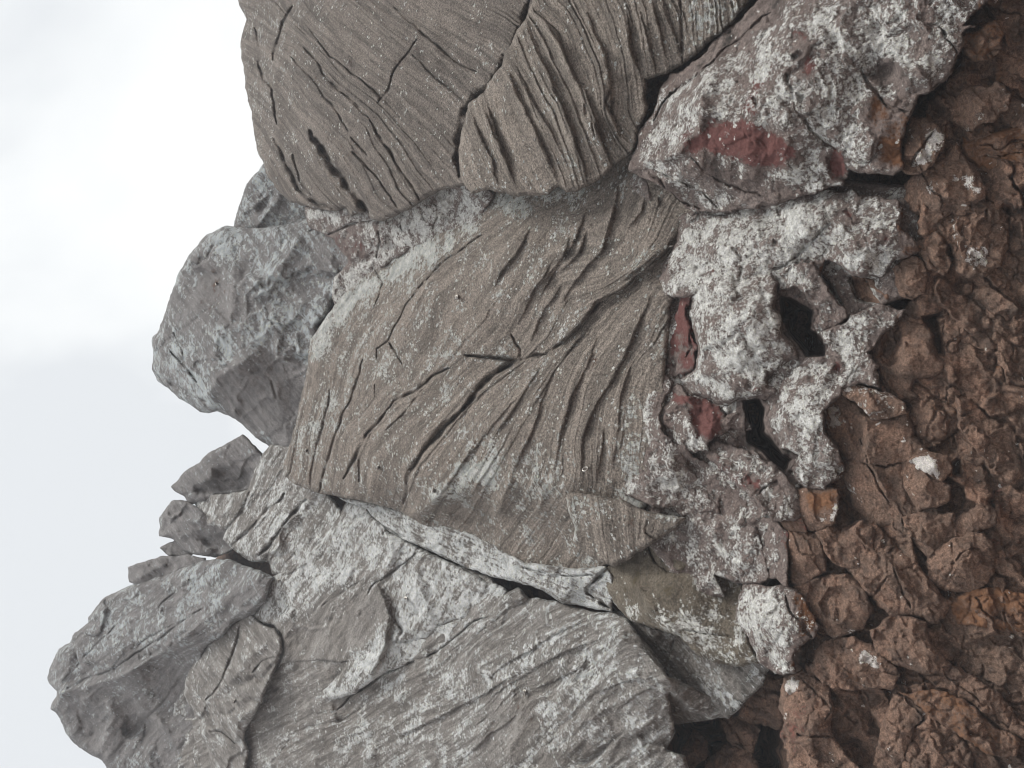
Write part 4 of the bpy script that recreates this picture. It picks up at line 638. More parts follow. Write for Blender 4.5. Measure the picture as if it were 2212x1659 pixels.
r = Rock('lichened_boulder', c(8, (675, 830), (750, 770), (850, 778), (890, 840), (840, 950), (805, 1000), (830, 1080), (900, 1160), (1050, 1230), (1150, 1300), (1210, 1370), (1140, 1400), (1130, 1505), (950, 1535), (850, 1495), (730, 1470), (610, 1430), (600, 1350), (650, 1230), (640, 1100), (610, 900)),
     [(1370, 840, 110), (1440, 815, 110), (1450, 850, 115), (1350, 860, 115), (1420, 930, 150), (1380, 1000, 145), (1440, 1000, 150), (1500, 1030, 110), (1560, 1060, 80), (1350, 1070, 140), (1440, 1090, 130), (1540, 1100, 110), (1480, 1100, 100), (1500, 980, 130)], M_WHITE, edge=(7, 13), rough=(16, 60), warp=(10, 30), seed=27, thick=.8, lichen=.50)
r.pit(c(8, (900, 1190), (1000, 1240), (1130, 1360), (1080, 1440), (1020, 1380), (960, 1300)), 24, 10).ridge(c(8, (800, 1000), (850, 1090), (960, 1180), (1080, 1240)), 16, 10, 10).pit(c(8, (1130, 1410), (1160, 1420), (1150, 1450)), 20, 5).pit(c(8, (660, 1200), (720, 1190), (740, 1310), (680, 1280)), 10, 8)
r.field('lichen', [(c(8, (660, 1180), (740, 1190), (730, 1300), (690, 1290)), .1, 6), (c(8, (900, 1190), (1000, 1240), (1130, 1360), (1080, 1440), (960, 1300)), .3, 8)]).field('red', [(c(8, (950, 1350), (1080, 1380), (1060, 1480), (960, 1460)), .3, 12)])
r.build('low rough white-crusted boulder at the lower end of the brown face, above the olive boulder', 'boulder')

r = Rock('red_rock', c(8, (870, 860), (900, 820), (960, 885), (1060, 910), (1130, 950), (1160, 1000), (1270, 960), (1290, 1080), (1200, 1080), (1170, 1100), (1070, 1140), (1060, 1190), (1010, 1200), (900, 1150), (830, 1080), (808, 980), (850, 930)),
     [(1450, 850, 110), (1500, 870, 120), (1560, 890, 110), (1480, 930, 150), (1530, 930, 150), (1560, 950, 130), (1430, 930, 135), (1500, 970, 130), (1610, 920, 80)], M_WHITE, edge=(5, 12), rough=(12, 45), warp=(8, 25), seed=28, thick=.5, lichen=.5)
r.ridge(c(8, (1080, 960), (1100, 1040), (1060, 1130)), 14, 8, 12).pit(c(8, (960, 960), (1040, 960), (1070, 1040), (1020, 1120), (980, 1040)), 22, 8)
r.field('red', [(c(8, (870, 870), (950, 880), (1050, 920), (1140, 960), (1165, 1080), (1060, 1130), (990, 1060), (960, 950), (900, 960)), .9, 6)]).field('lichen', [(c(8, (880, 880), (950, 880), (1050, 920), (1140, 960), (1165, 1080), (1060, 1130), (990, 1060), (960, 950), (900, 960)), .02, 6)])
r.build('knob of bare dark red rock with white edges, beneath the domed boulder', 'rock')

r = Rock('lichened_rib', c(8, (1055, 1150), (1130, 1135), (1270, 1180), (1380, 1230), (1470, 1310), (1530, 1375), (1590, 1520), (1500, 1570), (1420, 1565), (1310, 1450), (1220, 1370), (1150, 1290), (1060, 1200)),
     [(1530, 960, 110), (1600, 990, 130), (1680, 1030, 120), (1740, 1100, 110), (1600, 1030, 120), (1680, 1110, 140), (1650, 1060, 145)], M_WHITE, edge=(5, 13), rough=(9, 45), warp=(8, 25), seed=29, thick=.6, lichen=.50)
r.ridge(c(8, (1060, 1170), (1180, 1280), (1300, 1420), (1430, 1560)), 12, 8, 9).pit(c(8, (1290, 1310), (1350, 1340), (1340, 1400), (1280, 1370)), 10, 6).crack(c(8, (1330, 1420), (1400, 1380), (1450, 1350)), 3, 12)
r.field('red', [(c(8, (1060, 1170), (1120, 1220), (1250, 1350), (1300, 1430), (1220, 1370)), .6, 6), (c(8, (1260, 1300), (1350, 1340), (1340, 1400), (1270, 1370)), .7, 5)]).field('lichen', [(c(8, (1260, 1300), (1350, 1340), (1340, 1400), (1270, 1370)), .05, 5)])
r.build('slanting white-crusted rib with dark red edge, below the red knob and the black hollow', 'rock')

r = Rock('lichened_boulder', c(6, (350, 240), (420, 200), (520, 170), (580, 250), (620, 340), (690, 420), (720, 470), (640, 540), (560, 560), (525, 510), (560, 440), (520, 380), (450, 320), (380, 290)), [(1690, 590, 130), (1760, 590, 140), (1790, 640, 120), (1820, 680, 115), (1760, 700, 110), (1740, 640, 130)], M_WHITE, edge=(5, 12), rough=(10, 40), warp=(8, 25), seed=30, thick=.4, lichen=.56)
r.ridge(c(6, (560, 260), (620, 350), (700, 440)), 10, 6, 8)
r.build('white tongue of crusted rock hanging beside the black hollow', 'rock')
r = Rock('dark_stone', c(6, (640, 240), (720, 250), (900, 260), (960, 180), (980, 330), (900, 420), (780, 400), (700, 400), (650, 330)), 70, M_BROWN, edge=(9, 20), rough=(10, 40), seed=31, thick=.4, lichen=.12)
r.field('dark', [(1860, 620, 60, 40, 0, .3)])
r.build('dark brown lump with a few round lichen spots, under the long white-crusted boulder', 'rock')

r = Rock('lichened_boulder', c(6, (540, 570), (640, 540), (720, 470), (820, 405), (900, 400), (1020, 445), (1000, 490), (890, 580), (830, 650), (880, 740), (890, 850), (780, 830), (700, 840), (690, 900), (590, 985), (600, 1080), (690, 1220), (705, 1290), (680, 1340), (600, 1380), (530, 1390), (430, 1340), (415, 1280), (450, 1220), (370, 1170), (305, 1050), (275, 950), (290, 880), (340, 860), (400, 760), (490, 700), (590, 690), (610, 630)),
     [(1760, 730, 105), (1830, 690, 120), (1880, 670, 110), (1940, 670, 105), (1880, 740, 110), (1830, 780, 120), (1780, 820, 130), (1700, 830, 110), (1660, 870, 100), (1700, 920, 130), (1740, 960, 140), (1680, 960, 105), (1790, 1000, 135), (1730, 1040, 125), (1740, 880, 145), (1810, 1020, 105), (1720, 1000, 125)], M_WHITE, edge=(6, 14), rough=(12, 60), warp=(10, 30), seed=32, thick=.7, lichen=.60)
r.ridge(c(6, (700, 700), (640, 740), (560, 860), (520, 940)), 12, 10, 12).pit(c(6, (640, 700), (690, 720), (690, 770), (630, 760)), 10, 5).pit(c(6, (660, 1270), (705, 1260), (700, 1330), (670, 1330)), 26, 5)
r.field('red', [(c(6, (640, 690), (690, 720), (690, 770), (630, 760)), .6, 5), (c(6, (860, 660), (900, 830), (820, 830), (800, 700)), .4, 8)]).field('lichen', [(c(6, (640, 690), (690, 720), (690, 770), (630, 760)), .1, 5), (c(6, (290, 880), (340, 860), (420, 1000), (420, 1180), (330, 1100)), .5, 8)])
r.build('sprawling white-crusted boulder above the brown foot, between the two black hollows', 'boulder')

r = Rock('lichened_boulder', c(11, (1220, 510), (1250, 420), (1240, 330), (1300, 290), (1400, 280), (1450, 320), (1470, 390), (1505, 470), (1530, 580), (1540, 640), (1480, 680), (1390, 665), (1320, 610), (1240, 575)), [(1540, 1190, 80), (1600, 1110, 85), (1640, 1160, 110), (1650, 1220, 105), (1600, 1240, 90), (1590, 1180, 115)], M_WHITE, edge=(6, 13), rough=(10, 45), warp=(8, 25), seed=33, thick=.5, lichen=.54)
r.pit(c(11, (1280, 230), (1330, 220), (1330, 270), (1290, 270)), 20, 6).pit(c(11, (1440, 580), (1490, 570), (1510, 640), (1460, 640)), 10, 6)
r.field('ochre', [(c(11, (1440, 580), (1490, 570), (1510, 640), (1460, 640)), .6, 6)])
r.build('hunched white-crusted boulder above the small black hole, right of the olive boulder', 'boulder')
r = Rock('lichened_rib', c(7, (240, 300), (290, 330), (340, 350), (400, 400), (405, 540), (400, 640), (410, 690), (360, 670), (300, 640), (290, 560), (285, 480), (250, 390)), [(1650, 1115, 95), (1700, 1150, 120), (1690, 1240, 120), (1670, 1200, 110)], M_WHITE, edge=(4, 9), rough=(8, 40), warp=(6, 25), seed=34, thick=.4, lichen=.44)
r.field('red', [(c(7, (340, 360), (400, 400), (380, 470), (340, 420)), .5, 6)])
r.build('upright white-crusted strip beside the square dark brown block', 'rock')
r = Rock('lichened_boulder', c(7, (160, 680), (240, 665), (320, 690), (410, 690), (470, 725), (540, 830), (570, 890), (540, 950), (470, 1010), (440, 1060), (450, 1150), (380, 1160), (290, 1140), (240, 1090), (220, 1030), (160, 940), (120, 840), (140, 740)), [(1610, 1270, 95), (1700, 1270, 110), (1660, 1340, 140), (1740, 1340, 125), (1620, 1380, 110), (1700, 1420, 120), (1660, 1440, 100)], M_WHITE, edge=(6, 14), rough=(10, 50), warp=(8, 28), seed=35, thick=.6, lichen=.62)
r.crack(c(7, (380, 740), (400, 830), (480, 880), (520, 960)), 4, 14).pit(c(7, (440, 1000), (480, 1060), (520, 1150), (460, 1120)), 16, 6)
r.field('ochre', [(c(7, (460, 730), (570, 880), (500, 1010), (440, 1100), (470, 960), (400, 800), (380, 740)), .55, 8)]).field('lichen', [(c(7, (470, 730), (580, 880), (500, 1010), (480, 940), (420, 800), (380, 750)), .38, 8)])
r.build('bulging white-crusted boulder above the reddish prow, by the large dark cave', 'boulder')

# ------------------------------------------------------------------ brown foot of the cliff
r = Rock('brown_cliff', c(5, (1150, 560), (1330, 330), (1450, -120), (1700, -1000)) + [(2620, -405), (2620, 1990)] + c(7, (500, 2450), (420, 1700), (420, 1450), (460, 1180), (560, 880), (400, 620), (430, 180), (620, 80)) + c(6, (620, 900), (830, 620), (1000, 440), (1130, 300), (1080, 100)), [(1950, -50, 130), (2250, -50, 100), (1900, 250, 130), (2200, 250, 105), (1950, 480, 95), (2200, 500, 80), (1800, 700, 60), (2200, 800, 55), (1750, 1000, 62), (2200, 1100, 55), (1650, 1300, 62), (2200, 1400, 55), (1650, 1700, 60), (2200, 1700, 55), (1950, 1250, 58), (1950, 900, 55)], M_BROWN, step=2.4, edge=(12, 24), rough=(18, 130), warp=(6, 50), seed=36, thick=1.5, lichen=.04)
for sc, a, sd in ((150, 12, 3),):
    f1, f2, idv = worley(r.WX + fbm(r.X, r.Y, 60, 4, 77) * 22, r.WY * 1.0 + fbm(r.X, r.Y, 60, 4, 88) * 22, sc, sd)
    r.H += a * (np.minimum((f2 - f1) * 2.4, 1) ** .6 - .75 + (idv - .5) * .9) * .8
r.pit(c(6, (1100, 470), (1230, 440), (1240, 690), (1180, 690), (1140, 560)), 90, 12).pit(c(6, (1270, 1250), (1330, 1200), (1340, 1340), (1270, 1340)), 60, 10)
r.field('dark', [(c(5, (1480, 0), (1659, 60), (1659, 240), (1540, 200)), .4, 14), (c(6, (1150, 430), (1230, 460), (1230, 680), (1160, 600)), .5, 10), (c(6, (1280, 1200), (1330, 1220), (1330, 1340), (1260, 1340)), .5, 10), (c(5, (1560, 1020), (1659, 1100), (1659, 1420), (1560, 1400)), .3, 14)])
r.field('ochre', [(c(7, (1250, 700), (1659, 640), (1659, 940), (1300, 900)), .5, 30), (c(7, (1000, 1250), (1659, 1350), (1659, 1600), (1200, 1500)), .45, 30), (c(5, (1300, 330), (1659, 200), (1659, 900), (1300, 900)), .4, 30)]).field('red', [(c(7, (1450, 100), (1659, 60), (1659, 700), (1480, 640)), .2, 30)])
r.field('lichen', [(1960, 120, 90, 60, 0, .36), (1930, 330, 70, 40, 0, .36), (1960, 470, 60, 60, 0, .34), (1900, 640, 60, 60, 0, .36), (1800, 860, 70, 60, 0, .30), (1700, 1180, 50, 90, 0, .34), (1740, 1380, 60, 70, 0, .34)])
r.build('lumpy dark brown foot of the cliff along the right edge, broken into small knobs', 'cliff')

def knob(name, poly, h, label, seed, mat=None, dome=26, lichen=.08, rough=(6, 60), edge=None, fields=(), cracks=(), pits=(), ridges=(), steps=(), cat='rock', tilt=(0, 0), thick=.35, cells=0, fac=None):
    fac = fac if fac is not None else (.38 if min(np.ptp(np.array(poly), axis=0)) > 70 else .2)
    P = np.array(poly); cx_, cy_ = P.mean(0)
    poly = [(cx_ + (x - cx_) * 1.09, cy_ + (y - cy_) * 1.09) for x, y in poly]; P = np.array(poly); sx, sy = np.ptp(P[:, 0]) / 2, np.ptp(P[:, 1]) / 2
    m = min(sx, sy)
    h = h + (14 + 50 * min(1, max(0, (640 - cy_) / 450)) if h > 0 else 0)
    dome = dome * .85; rr = random.Random(seed); tilt = (tilt[0] + rr.uniform(-10, 10), tilt[1] + rr.uniform(-10, 10))
    pts = [(x, y, h + tilt[0] * (x - cx_) / sx + tilt[1] * (y - cy_) / sy) for x, y in poly] + [(cx_, cy_, h + dome)]
    r = Rock(name, poly, pts, mat or M_BROWN, edge=edge or (max(5, m * .12), max(8, m * .2)), rough=rough, warp=(7, 30), seed=seed, thick=thick, lichen=lichen, fac=fac)
    if cells:
        f1, f2, idv = worley(r.WX + fbm(r.X, r.Y, 40, 4, seed) * 16, r.WY + fbm(r.X, r.Y, 40, 4, seed + 8) * 16, 34, seed)
        r.H += cells * (np.minimum((f2 - f1) * 2, 1) - .7 + (idv - .5))
    for g in cracks: r.crack(g, 3.5, 16)
    for g, d in pits: r.pit(g, d, 8)
    for g, hh in ridges: r.ridge(g, hh, 8, 12)
    for k, b in fields: r.field(k, b)
    r.build(label, cat)
    return r
OCH = lambda v=.5: ('ochre', [(1900, 900, 3000, 3000, 0, v)])
knob('brown_stone', c(6, (845, 640), (880, 580), (1000, 490), (1080, 500), (1150, 550), (1190, 680), (1230, 730), (1170, 790), (1080, 800), (1060, 850), (1100, 900), (1040, 912), (930, 860), (890, 760)), 60, 'smooth brown knob with a scooped hollow, beside the sprawling white boulder', 40, dome=40, pits=[(c(6, (890, 600), (1000, 510), (1030, 600), (1000, 720), (930, 740), (880, 690)), 44)], ridges=[(c(6, (900, 740), (1030, 610), (1130, 620), (1190, 700)), 16)], cells=0, fac=.1, rough=(4, 60))
knob('brown_boulder', c(6, (1130, 880), (1190, 800), (1300, 785), (1400, 830), (1415, 900), (1370, 950), (1240, 962), (1150, 930)), 20, 'rounded brown boulder with a dark banded side, below the scooped knob', 41, dome=34, cracks=[c(6, (1240, 960), (1250, 870), (1300, 800))], cells=3)
knob('brown_slab', c(6, (640, 930), (690, 870), (760, 930), (850, 1010), (950, 1010), (1040, 980), (1050, 1110), (1140, 1190), (1100, 1240), (1010, 1260), (1020, 1350), (1090, 1500), (1010, 1530), (850, 1570), (780, 1500), (720, 1380), (690, 1290), (690, 1220), (620, 1110), (590, 1000)), 70, 'wide smooth brown slab crossed by a thin crack, below the sprawling white boulder', 42, dome=46, rough=(6, 70), cells=0, fac=.12, lichen=.12,
     cracks=[c(6, (690, 1230), (820, 1250), (900, 1265), (1040, 1245), (1120, 1210)), c(6, (790, 1120), (830, 1260), (880, 1380), (980, 1500))], ridges=[(c(6, (740, 920), (830, 1050), (820, 1200), (860, 1300), (960, 1480)), 16)], pits=[(c(6, (690, 980), (760, 1000), (800, 1150), (800, 1240), (720, 1120)), 16)], fields=[('lichen', [(c(6, (560, 960), (700, 940), (760, 1100), (740, 1300), (640, 1300), (620, 1100)), .34, 10), (c(6, (600, 990), (650, 960), (680, 1050), (620, 1060)), .8, 6), (c(6, (700, 1340), (760, 1400), (840, 1560), (780, 1500), (690, 1380)), .5, 6)]), ('red', [(c(6, (600, 1030), (680, 1060), (700, 1220), (630, 1110)), .35, 8)])])
knob('pale_flake', c(6, (690, 865), (720, 830), (800, 835), (930, 885), (1020, 930), (1028, 985), (940, 1005), (850, 1010), (780, 940)), 105, 'tilted flake dusted with pale lichen, lying on the wide brown slab', 43, dome=18, lichen=.42, cells=2, cracks=[c(6, (690, 880), (770, 950), (830, 1010))])
knob('brown_boulder', c(6, (1000, 1265), (1060, 1240), (1180, 1330), (1250, 1370), (1260, 1440), (1180, 1480), (1100, 1502), (1050, 1440), (1020, 1350)), 74, 'brown boulder with a white speckled left edge, below the wide slab', 44, dome=26, cells=3, fields=[('lichen', [(c(6, (1015, 1300), (1070, 1330), (1110, 1490), (1040, 1410)), .48, 6)])])
knob('pale_faced_rock', c(6, (1050, 1240), (1150, 1195), (1250, 1230), (1275, 1280), (1225, 1345), (1180, 1325), (1110, 1280)), 84, 'small brown rock with one bare pinkish white face, on the speckled boulder', 45, dome=20, cells=0, fields=[('lichen', [(c(6, (1060, 1245), (1140, 1210), (1190, 1240), (1210, 1330), (1120, 1285)), 1.1, 4)])])
knob('brown_boulder', c(7, (1270, 420), (1300, 340), (1340, 300), (1400, 250), (1470, 250), (1510, 300), (1500, 370), (1440, 390), (1290, 440)), 60, 'angular brown boulder with a lighter flat face, above the round dark boulder', 46, dome=24, cells=0, lichen=.1)
knob('brown_boulder', c(7, (1150, 560), (1200, 480), (1330, 430), (1450, 415), (1500, 500), (1490, 600), (1430, 680), (1330, 720), (1230, 695), (1160, 650)), 66, 'large round dark grey-brown boulder near the lower right', 47, dome=60, cells=3, rough=(7, 60), cracks=[c(7, (1270, 460), (1280, 560), (1250, 640)), c(7, (1260, 580), (1340, 500), (1420, 490))])
knob('rough_outcrop', c(6, (1215, 490), (1330, 300), (1360, 250), (1480, 230), (1659, 240), (1720, 500), (1690, 800), (1600, 830), (1500, 820), (1380, 720), (1250, 660)), 30, 'rough knobbly grey-brown outcrop at the right edge, beside the deep black gap', 48, dome=40, lichen=.16, rough=(18, 50), cells=18, fields=[('ochre', [(c(6, (1400, 700), (1659, 600), (1659, 830), (1500, 830)), .5, 14)])])
knob('brown_boulder', c(6, (1295, 1110), (1340, 1050), (1450, 1000), (1560, 1040), (1605, 1190), (1500, 1250), (1400, 1262), (1320, 1205)), 40, 'purplish brown boulder with pale scratches on its right end', 49, dome=40, cells=5, fields=[('lichen', [(c(6, (1480, 1040), (1560, 1060), (1590, 1150), (1520, 1150)), .42, 8)])])
knob('brown_stone', c(6, (1040, 1000), (1130, 910), (1250, 950), (1330, 985), (1300, 1080), (1200, 1140), (1130, 1155), (1065, 1085)), 50, 'ochre knob with a pale patch, between the banded boulder and the purplish one', 50, dome=34, cells=10, fields=[OCH(.35), ('lichen', [(c(6, (1220, 980), (1280, 1000), (1260, 1050), (1220, 1030)), .5, 6)])])
knob('orange_boulder', c(5, (1320, 200), (1400, 175), (1500, 110), (1555, 170), (1530, 275), (1480, 312), (1400, 312), (1345, 275)), 110, 'orange-brown boulder at the upper right end of the reddish wedge', 51, dome=30, cells=9, lichen=.2, fields=[OCH(.62)])
knob('dark_boulder', c(5, (1265, 570), (1350, 485), (1500, 455), (1575, 500), (1560, 585), (1480, 655), (1360, 695), (1275, 640)), 80, 'flat dark brown boulder with a curved rim of white lichen', 52, dome=18, cells=3, lichen=.14, fields=[('lichen', [(c(5, (1330, 690), (1400, 600), (1500, 600), (1560, 540), (1560, 590), (1480, 655), (1360, 700)), .5, 7)]), ('dark', [(c(5, (1290, 560), (1380, 480), (1500, 470), (1500, 560), (1350, 620)), .35, 10)])])
knob('slab_stone', c(5, (1010, 900), (1035, 760), (1060, 640), (1130, 640), (1190, 660), (1230, 720), (1220, 800), (1170, 870), (1110, 912), (1040, 920)), 110, 'narrow standing slab with a pale grey lichened face, below the reddish wedge', 53, dome=18, cells=2, cracks=[c(5, (1060, 880), (1100, 820), (1180, 700))], fields=[('lichen', [(c(5, (1140, 680), (1200, 680), (1225, 760), (1180, 850), (1080, 900), (1060, 880), (1130, 780)), .8, 5), (c(5, (1030, 770), (1060, 650), (1070, 700), (1050, 800)), .6, 5)]), ('dark', [(c(5, (1080, 660), (1130, 660), (1110, 780), (1050, 860)), .4, 6)])])
knob('brown_boulder', c(5, (1030, 1050), (1040, 980), (1090, 930), (1200, 850), (1300, 770), (1330, 830), (1400, 920), (1440, 1000), (1430, 1060), (1300, 1100), (1200, 1180), (1060, 1110)), 80, 'brown boulder with a long white lichen streak, below the narrow standing slab', 54, dome=26, cells=5, fields=[('lichen', [(c(5, (1085, 990), (1200, 960), (1350, 910), (1400, 950), (1430, 1030), (1340, 1010), (1250, 980), (1160, 1020), (1100, 1030)), .58, 6)]), ('ochre', [(2030, 380, 60, 50, 0, .4)])])
knob('brown_boulder', c(5, (1190, 1190), (1300, 1120), (1480, 1075), (1570, 1160), (1565, 1270), (1535, 1420), (1370, 1480), (1300, 1420), (1280, 1310), (1210, 1250)), 70, 'brown boulder bearing two square patches of white lichen', 55, dome=36, cells=6, fields=[('lichen', [(c(5, (1260, 1190), (1310, 1160), (1350, 1200), (1340, 1270), (1280, 1280)), .58, 5), (c(5, (1310, 1330), (1470, 1310), (1480, 1410), (1350, 1460)), .58, 5), (c(5, (1490, 1200), (1560, 1190), (1550, 1250), (1500, 1260)), .5, 5)]), ('ochre', [(2080, 500, 70, 60, 0, .35)])])
knob('brown_stone', c(5, (1090, 1300), (1180, 1235), (1240, 1265), (1230, 1340), (1275, 1400), (1235, 1460), (1150, 1430)), 84, 'small lumpy knob between the oval purple stone and the two-patched boulder', 56, dome=22, cells=10, fields=[OCH(.3)])
knob('oval_stone', c(5, (965, 1430), (1010, 1380), (1070, 1375), (1120, 1410), (1148, 1480), (1130, 1560), (1060, 1595), (1000, 1570), (970, 1510)), 84, 'smooth oval purple-brown stone under the long white-crusted boulder', 57, dome=30, cells=0, rough=(5, 40), lichen=.05)
knob('orange_ledge', c(5, (1330, 740), (1440, 740), (1560, 690), (1700, 600), (1700, 860), (1560, 900), (1480, 930), (1420, 900), (1350, 830)), 50, 'layered orange-brown ledge at the right edge, below the rimmed dark boulder', 58, dome=16, cells=3, cracks=[c(5, (1430, 770), (1540, 790), (1659, 750)), c(5, (1430, 830), (1560, 830), (1659, 810))], ridges=[(c(5, (1440, 760), (1560, 730), (1659, 680)), 12)], fields=[OCH(.7), ('lichen', [(c(5, (1480, 880), (1640, 840), (1640, 900), (1500, 930)), .4, 8)])])
knob('orange_ledge', c(5, (1540, 330), (1659, 200), (1720, 200), (1720, 560), (1600, 600), (1540, 520), (1500, 430)), 40, 'rough orange rock at the right edge, right of the rimmed dark boulder', 59, dome=20, cells=14, fields=[OCH(.55)])
knob('square_block', c(7, (400, 390), (490, 400), (580, 420), (605, 560), (610, 610), (540, 645), (470, 692), (420, 670), (402, 600)), 88, 'square dark brown block beside the upright white strip', 60, dome=14, edge=(7, 20), cells=0, rough=(6, 50), fields=[('red', [(c(7, (400, 400), (480, 330), (490, 410)), .4, 8)]), ('dark', [(1740, 1190, 30, 50, 0, .25)])])
knob('orange_block', c(7, (425, 190), (560, 160), (650, 172), (665, 220), (640, 340), (560, 400), (500, 380), (470, 330), (445, 250)), 98, 'bright rust-orange block with white lichen below, under the slanting white rib', 61, dome=14, edge=(6, 16), cells=0, rough=(6, 50), fields=[('ochre', [(c(7, (470, 200), (650, 170), (640, 260), (520, 320)), .95, 6)]), ('lichen', [(c(7, (550, 330), (600, 300), (660, 250), (650, 340), (570, 350)), .7, 5)])])
knob('brown_block', c(7, (330, 350), (400, 330), (480, 320), (500, 400), (440, 400), (400, 400), (370, 420)), 92, 'small ribbed reddish brown block between the white rib and the square dark block', 62, dome=8, edge=(5, 12), cells=0, fields=[('red', [(1700, 1130, 80, 50, 0, .32)])])
knob('hollow_boulder', c(7, (450, 700), (540, 650), (640, 625), (720, 640), (800, 720), (832, 800), (800, 900), (720, 930), (650, 945), (570, 880), (500, 790)), 84, 'dark brown boulder scooped by a round hollow, right of the bulging white boulder', 63, dome=30, cells=3, pits=[(c(7, (560, 780), (620, 690), (700, 680), (730, 760), (690, 900), (600, 860)), 22)], ridges=[(c(7, (640, 800), (660, 880), (720, 900)), 10)], fields=[('lichen', [(c(7, (660, 950), (750, 910), (800, 930), (790, 970), (690, 960)), .6, 5)])])
knob('brown_slab', c(7, (580, 430), (680, 400), (780, 360), (860, 370), (960, 470), (1060, 540), (1150, 640), (1180, 700), (1250, 760), (1190, 860), (1120, 850), (1060, 830), (940, 830), (850, 750), (760, 640), (650, 550)), 78, 'long brown slab of slanting ridges, between the hollow boulder and the round dark one', 64, dome=30, rough=(9, 60), cells=5, cracks=[c(7, (640, 560), (720, 620), (840, 770)), c(7, (960, 560), (1000, 680), (1050, 800)), c(7, (830, 760), (880, 700), (940, 640))], ridges=[(c(7, (950, 540), (1000, 640), (1080, 800)), 16), (c(7, (700, 560), (800, 680), (850, 750)), 12)])
knob('brown_block', c(7, (560, 410), (640, 360), (680, 400), (800, 350), (850, 400), (850, 480), (960, 470), (900, 540), (760, 590), (660, 560), (600, 500)), 90, 'rounded brown lump at the top of the long ridged slab', 65, dome=22, cells=6)
knob('brown_block', c(7, (1020, 320), (1110, 300), (1270, 300), (1290, 420), (1200, 480), (1160, 540), (1080, 480), (1040, 400)), 66, 'dark shaded block under the speckled boulder, left of the round dark one', 66, dome=16, cells=3)
knob('orange_ledge', c(7, (1000, 1250), (1080, 1280), (1200, 1250), (1380, 1330), (1480, 1430), (1620, 1490), (1600, 1585), (1450, 1570), (1280, 1450), (1160, 1380)), 80, 'long pinkish orange ledge near the lower right corner', 67, dome=26, cells=6, cracks=[c(7, (1020, 1270), (1150, 1380), (1280, 1460), (1400, 1560))], fields=[OCH(.5), ('red', [(1950, 1530, 60, 30, 30, .3)])])
knob('reddish_prow', c(7, (385, 1200), (450, 1165), (560, 1195), (610, 1240), (630, 1340), (620, 1450), (680, 1560), (760, 1640), (800, 1760), (430, 1760), (405, 1560), (378, 1480), (390, 1400), (365, 1340)), 84, 'reddish prow of rock with a white tip, standing over the dark cave', 68, dome=40, rough=(9, 60), cells=4, cracks=[c(7, (480, 1180), (560, 1260), (630, 1360), (600, 1400)), c(7, (440, 1480), (540, 1490), (640, 1500))], ridges=[(c(7, (600, 1250), (640, 1400), (700, 1560), (760, 1650)), 18)], fields=[('lichen', [(c(7, (385, 1210), (440, 1165), (470, 1190), (440, 1250), (400, 1260)), 1.0, 4), (c(7, (372, 1370), (395, 1370), (395, 1400), (380, 1400)), .9, 3)]), ('red', [(c(7, (370, 1280), (520, 1300), (480, 1440), (420, 1640), (370, 1480)), .5, 14)])], cat='rock')
knob('brown_block', c(7, (880, 1580), (900, 1420), (960, 1280), (1060, 1290), (1150, 1370), (1080, 1430), (1060, 1540), (1000, 1660), (1000, 1740), (860, 1740)), 66, 'tall brown block right of the reddish prow, below the pinkish ledge', 69, dome=26, cells=5, cracks=[c(7, (1080, 1430), (1070, 1520), (1030, 1580))])
knob('orange_ledge', c(7, (1260, 760), (1400, 710), (1500, 700), (1700, 740), (1720, 930), (1560, 930), (1480, 900), (1330, 880), (1290, 830)), 56, 'yellowish orange rock at the right edge below the round dark boulder', 70, dome=24, cells=8, fields=[OCH(.75)], cracks=[c(7, (1400, 760), (1500, 850), (1659, 900))])
knob('brown_block', c(7, (1040, 1480), (1160, 1400), (1280, 1460), (1370, 1560), (1380, 1760), (1020, 1760)), 56, 'broad brown rock at the bottom edge under the pinkish ledge', 71, dome=30, cells=8)
knob('brown_block', c(7, (850, 930), (960, 850), (1060, 860), (1130, 900), (1160, 1000), (1250, 1100), (1150, 1150), (1060, 1130), (980, 1100), (900, 1060)), 76, 'brown rock with a light veined ridge, between the two long ledges', 72, dome=26, cells=5, ridges=[(c(7, (1050, 870), (1070, 960), (1200, 1060)), 14)], fields=[('red', [(1900, 1380, 40, 40, 0, .35)])])
knob('brown_block', c(7, (640, 970), (760, 960), (830, 1000), (920, 1080), (980, 1150), (950, 1230), (740, 1230), (600, 1210), (540, 1120), (560, 1020)), 80, 'brown rock with a pointed splash of white lichen, above the reddish prow', 73, dome=24, cells=5, ridges=[(c(7, (570, 1010), (640, 1120), (700, 1220)), 12)], fields=[('lichen', [(c(7, (770, 1090), (800, 1000), (850, 1060), (900, 1120), (860, 1130)), .8, 4)]), ('ochre', [(1860, 1455, 60, 30, 0, .4)])])
knob('brown_ledge', c(7, (1130, 1150), (1250, 1110), (1400, 1180), (1540, 1290), (1600, 1380), (1659, 1420), (1650, 1490), (1500, 1430), (1380, 1320), (1200, 1230)), 62, 'brown ribbed ledge above the long pinkish one, near the right edge', 74, dome=20, cells=9)
